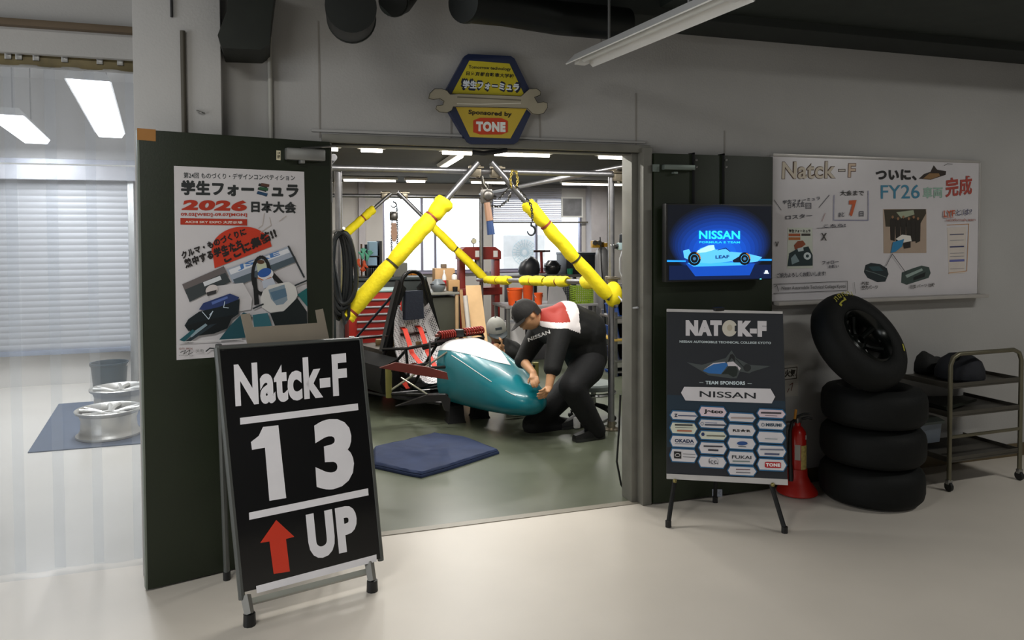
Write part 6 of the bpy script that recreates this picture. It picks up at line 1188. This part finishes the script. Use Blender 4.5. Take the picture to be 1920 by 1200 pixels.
def shoe(foot, toe, par, m_, sole):
    foot, toe = Vector(foot), Vector(toe); d = toe-foot; d.z = 0; d.normalize(); x = Vector((-d.y, d.x, 0)); h = Vector((foot.x, foot.y, 0))-d*.06
    prof = [(0, .038, .085), (.05, .042, .095), (.11, .044, .085), (.17, .048, .06), (.23, .046, .045), (.27, .03, .035)]
    MB().loft([[h+d*s+x*w_*c_+Vector((0, 0, .018+hh_*max(0, q_))) for c_, q_ in ((-1, 0), (-.95, .5), (-.6, .92), (0, 1), (.6, .92), (.95, .5), (1, 0))] for s, w_, hh_ in prof]).build('shoe', m_, par)
    MB().loft([[h+d*s+x*w_*1.06*c_+Vector((0, 0, z)) for c_, z in ((-1, .002), (-1, .022), (1, .022), (1, .002))] for s, w_, hh_ in prof], smooth=False).build('shoe_sole', sole, par)
A = atd
J = dict(pel=A(1099, 668, 6.14), sp=A(1094, 622, 6.10), ch=A(1062, 602, 6.0), nk=A(1022, 596, 5.93), hd=A(990, 592, 5.88), sa=A(1050, 622, 5.78), ea=A(1036, 690, 5.66), wa=A(1029, 726, 5.60), sb=A(1012, 620, 6.12), eb=A(980, 676, 6.02), wb=A(1000, 700, 5.82), ha=A(1100, 690, 6.0), ka=A(1072, 726, 5.78), fa=A(1118, 806, 5.92), hb=A(1104, 690, 6.3), kb=A(1000, 796, 6.14), fb=A(1076, 800, 6.3))
fw = (-r_*.68-f_*.28-UZ*.62); upv = (-r_*.55-f_*.05+UZ*.62)
shb = mat('team_shirt_black', '#07090a', .75, var=.15, bump=.25, bscale=25); shw = mat('shirt_white', '#e2dcdc', .7, bump=.2, bscale=25); shr = mat('shirt_red', '#9a2a1e', .7, bump=.2, bscale=25); trs = mat('work_trousers', '#08090c', .8, var=.2, bump=.3, bscale=25)
axn = (J['nk']-J['ch']).normalized()
def yoke(c):
    v_ = c-J['ch']; s_ = v_.dot(axn); z_ = v_.z
    if s_ < -.03 or z_ < -.02-.35*max(0, .12-s_) or (c-J['nk']).dot(axn) > .16: return 0
    return 1 if s_ < .075 or z_ < .02 else 2
hands = [hand_mb(J['wa'], A(1012, 748, 5.44)-J['wa'], -r_*.8+f_*.3, 1, .8), hand_mb(J['wb'], A(1004, 732, 5.60)-J['wb'], -UZ*.2+f_*.6+r_*.2, -1, .8)]
cl = dict(top=dict(pel=.178, sp=.188, ch=.165, nk=.078, sa=.095, ea=.072, sb=.095, eb=.068), tm=[shb, shw, shr], col=yoke, tl='black team shirt with a red and white yoke', bot=dict(pel=.172, ha=.14, ka=.105, fa=.078, hb=.13, kb=.095, fb=.07), bm=trs, bl='dark work trousers')
p1_, M1, body1, top1, _t = person('person', 'person in a black team shirt with red and white shoulders bending over the nose', J, fw, upv, hands, cl)
hair(M1, body1); cap(M1, body1, mat('cap_black', '#131110', .75, bump=.2), mat('cap_black', '#131110'))
shoe(J['fa'], A(1070, 822, 5.80), p1_, mat('shoe_black', '#111213', .6), mat('shoe_sole_dark', '#2a2c2a', .6)); shoe(J['fb']+r_*.05, A(1040, 806, 6.15), p1_, mat('shoe_black', '#111213'), mat('shoe_sole_dark', '#2a2c2a'))
k_ = A(1081, 792, 6.2); MB().box(k_+Vector((-.025, -.02, -.05)), k_+Vector((.03, .02, .045)), .015).build('shoe_tab', white, p1_, label='white patch at the heel')
a = Art(J['sa']-f_*.3, -f_, base=.0); a.text('NISSAN', '#e6e6e6', (991, 641), (1032, 625), (989, 634), .03); stick(a, top1, .004); a.done('chest_lettering', p1_, 'white lettering across the chest')
# second person crouching behind the nose
J2 = dict(pel=A(975, 712, 7.25), sp=A(968, 690, 7.2), ch=A(956, 664, 7.08), nk=A(943, 644, 6.98), hd=A(931, 622, 6.92), sa=A(938, 664, 6.86), ea=A(926, 694, 6.78), wa=A(938, 662, 6.70), sb=A(972, 668, 7.05), eb=A(968, 694, 6.86), wb=A(946, 668, 6.74), ha=A(966, 722, 7.15), ka=A(945, 708, 6.8), fa=A(962, 766, 7.1), hb=A(985, 722, 7.3), kb=A(985, 708, 6.95), fb=A(988, 762, 7.25))
for k in ('fa', 'fb'): J2[k] = Vector((J2[k].x, J2[k].y, .085))
fw2 = (r_*.25-f_*.9-UZ*.25); up2 = (-f_*.2-r_*.08+UZ*.95)
hands2 = [hand_mb(J2['wa'], UZ*1+r_*.2-f_*.2, -r_, 1, .7), hand_mb(J2['wb'], UZ*.8-r_*.5, -r_*.5+f_*.3, -1, .7)]
cl2 = dict(top=dict(pel=.14, sp=.145, ch=.135, nk=.07, sa=.075, ea=.058, sb=.075, eb=.058), tm=[shb], tl='black shirt', bot=dict(pel=.145, ha=.105, ka=.075, fa=.055, hb=.105, kb=.075, fb=.055), bm=trs, bl='dark trousers')
p2_, M2, body2, top2, _t = person('person', 'person in a pale grey cap crouching behind the teal nose of the car', J2, fw2, up2, hands2, cl2)
hair(M2, body2); cap(M2, body2, mat('cap_grey', '#8f908a', .75, bump=.15), mat('cap_brim_dark', '#2b3438', .7))
shoe(J2['fa'], J2['fa']-f_*.3-r_*.1, p2_, mat('shoe_black', '#111213'), mat('shoe_sole_dark', '#2a2c2a')); shoe(J2['fb'], J2['fb']-f_*.3-r_*.1, p2_, mat('shoe_black', '#111213'), mat('shoe_sole_dark', '#2a2c2a'))
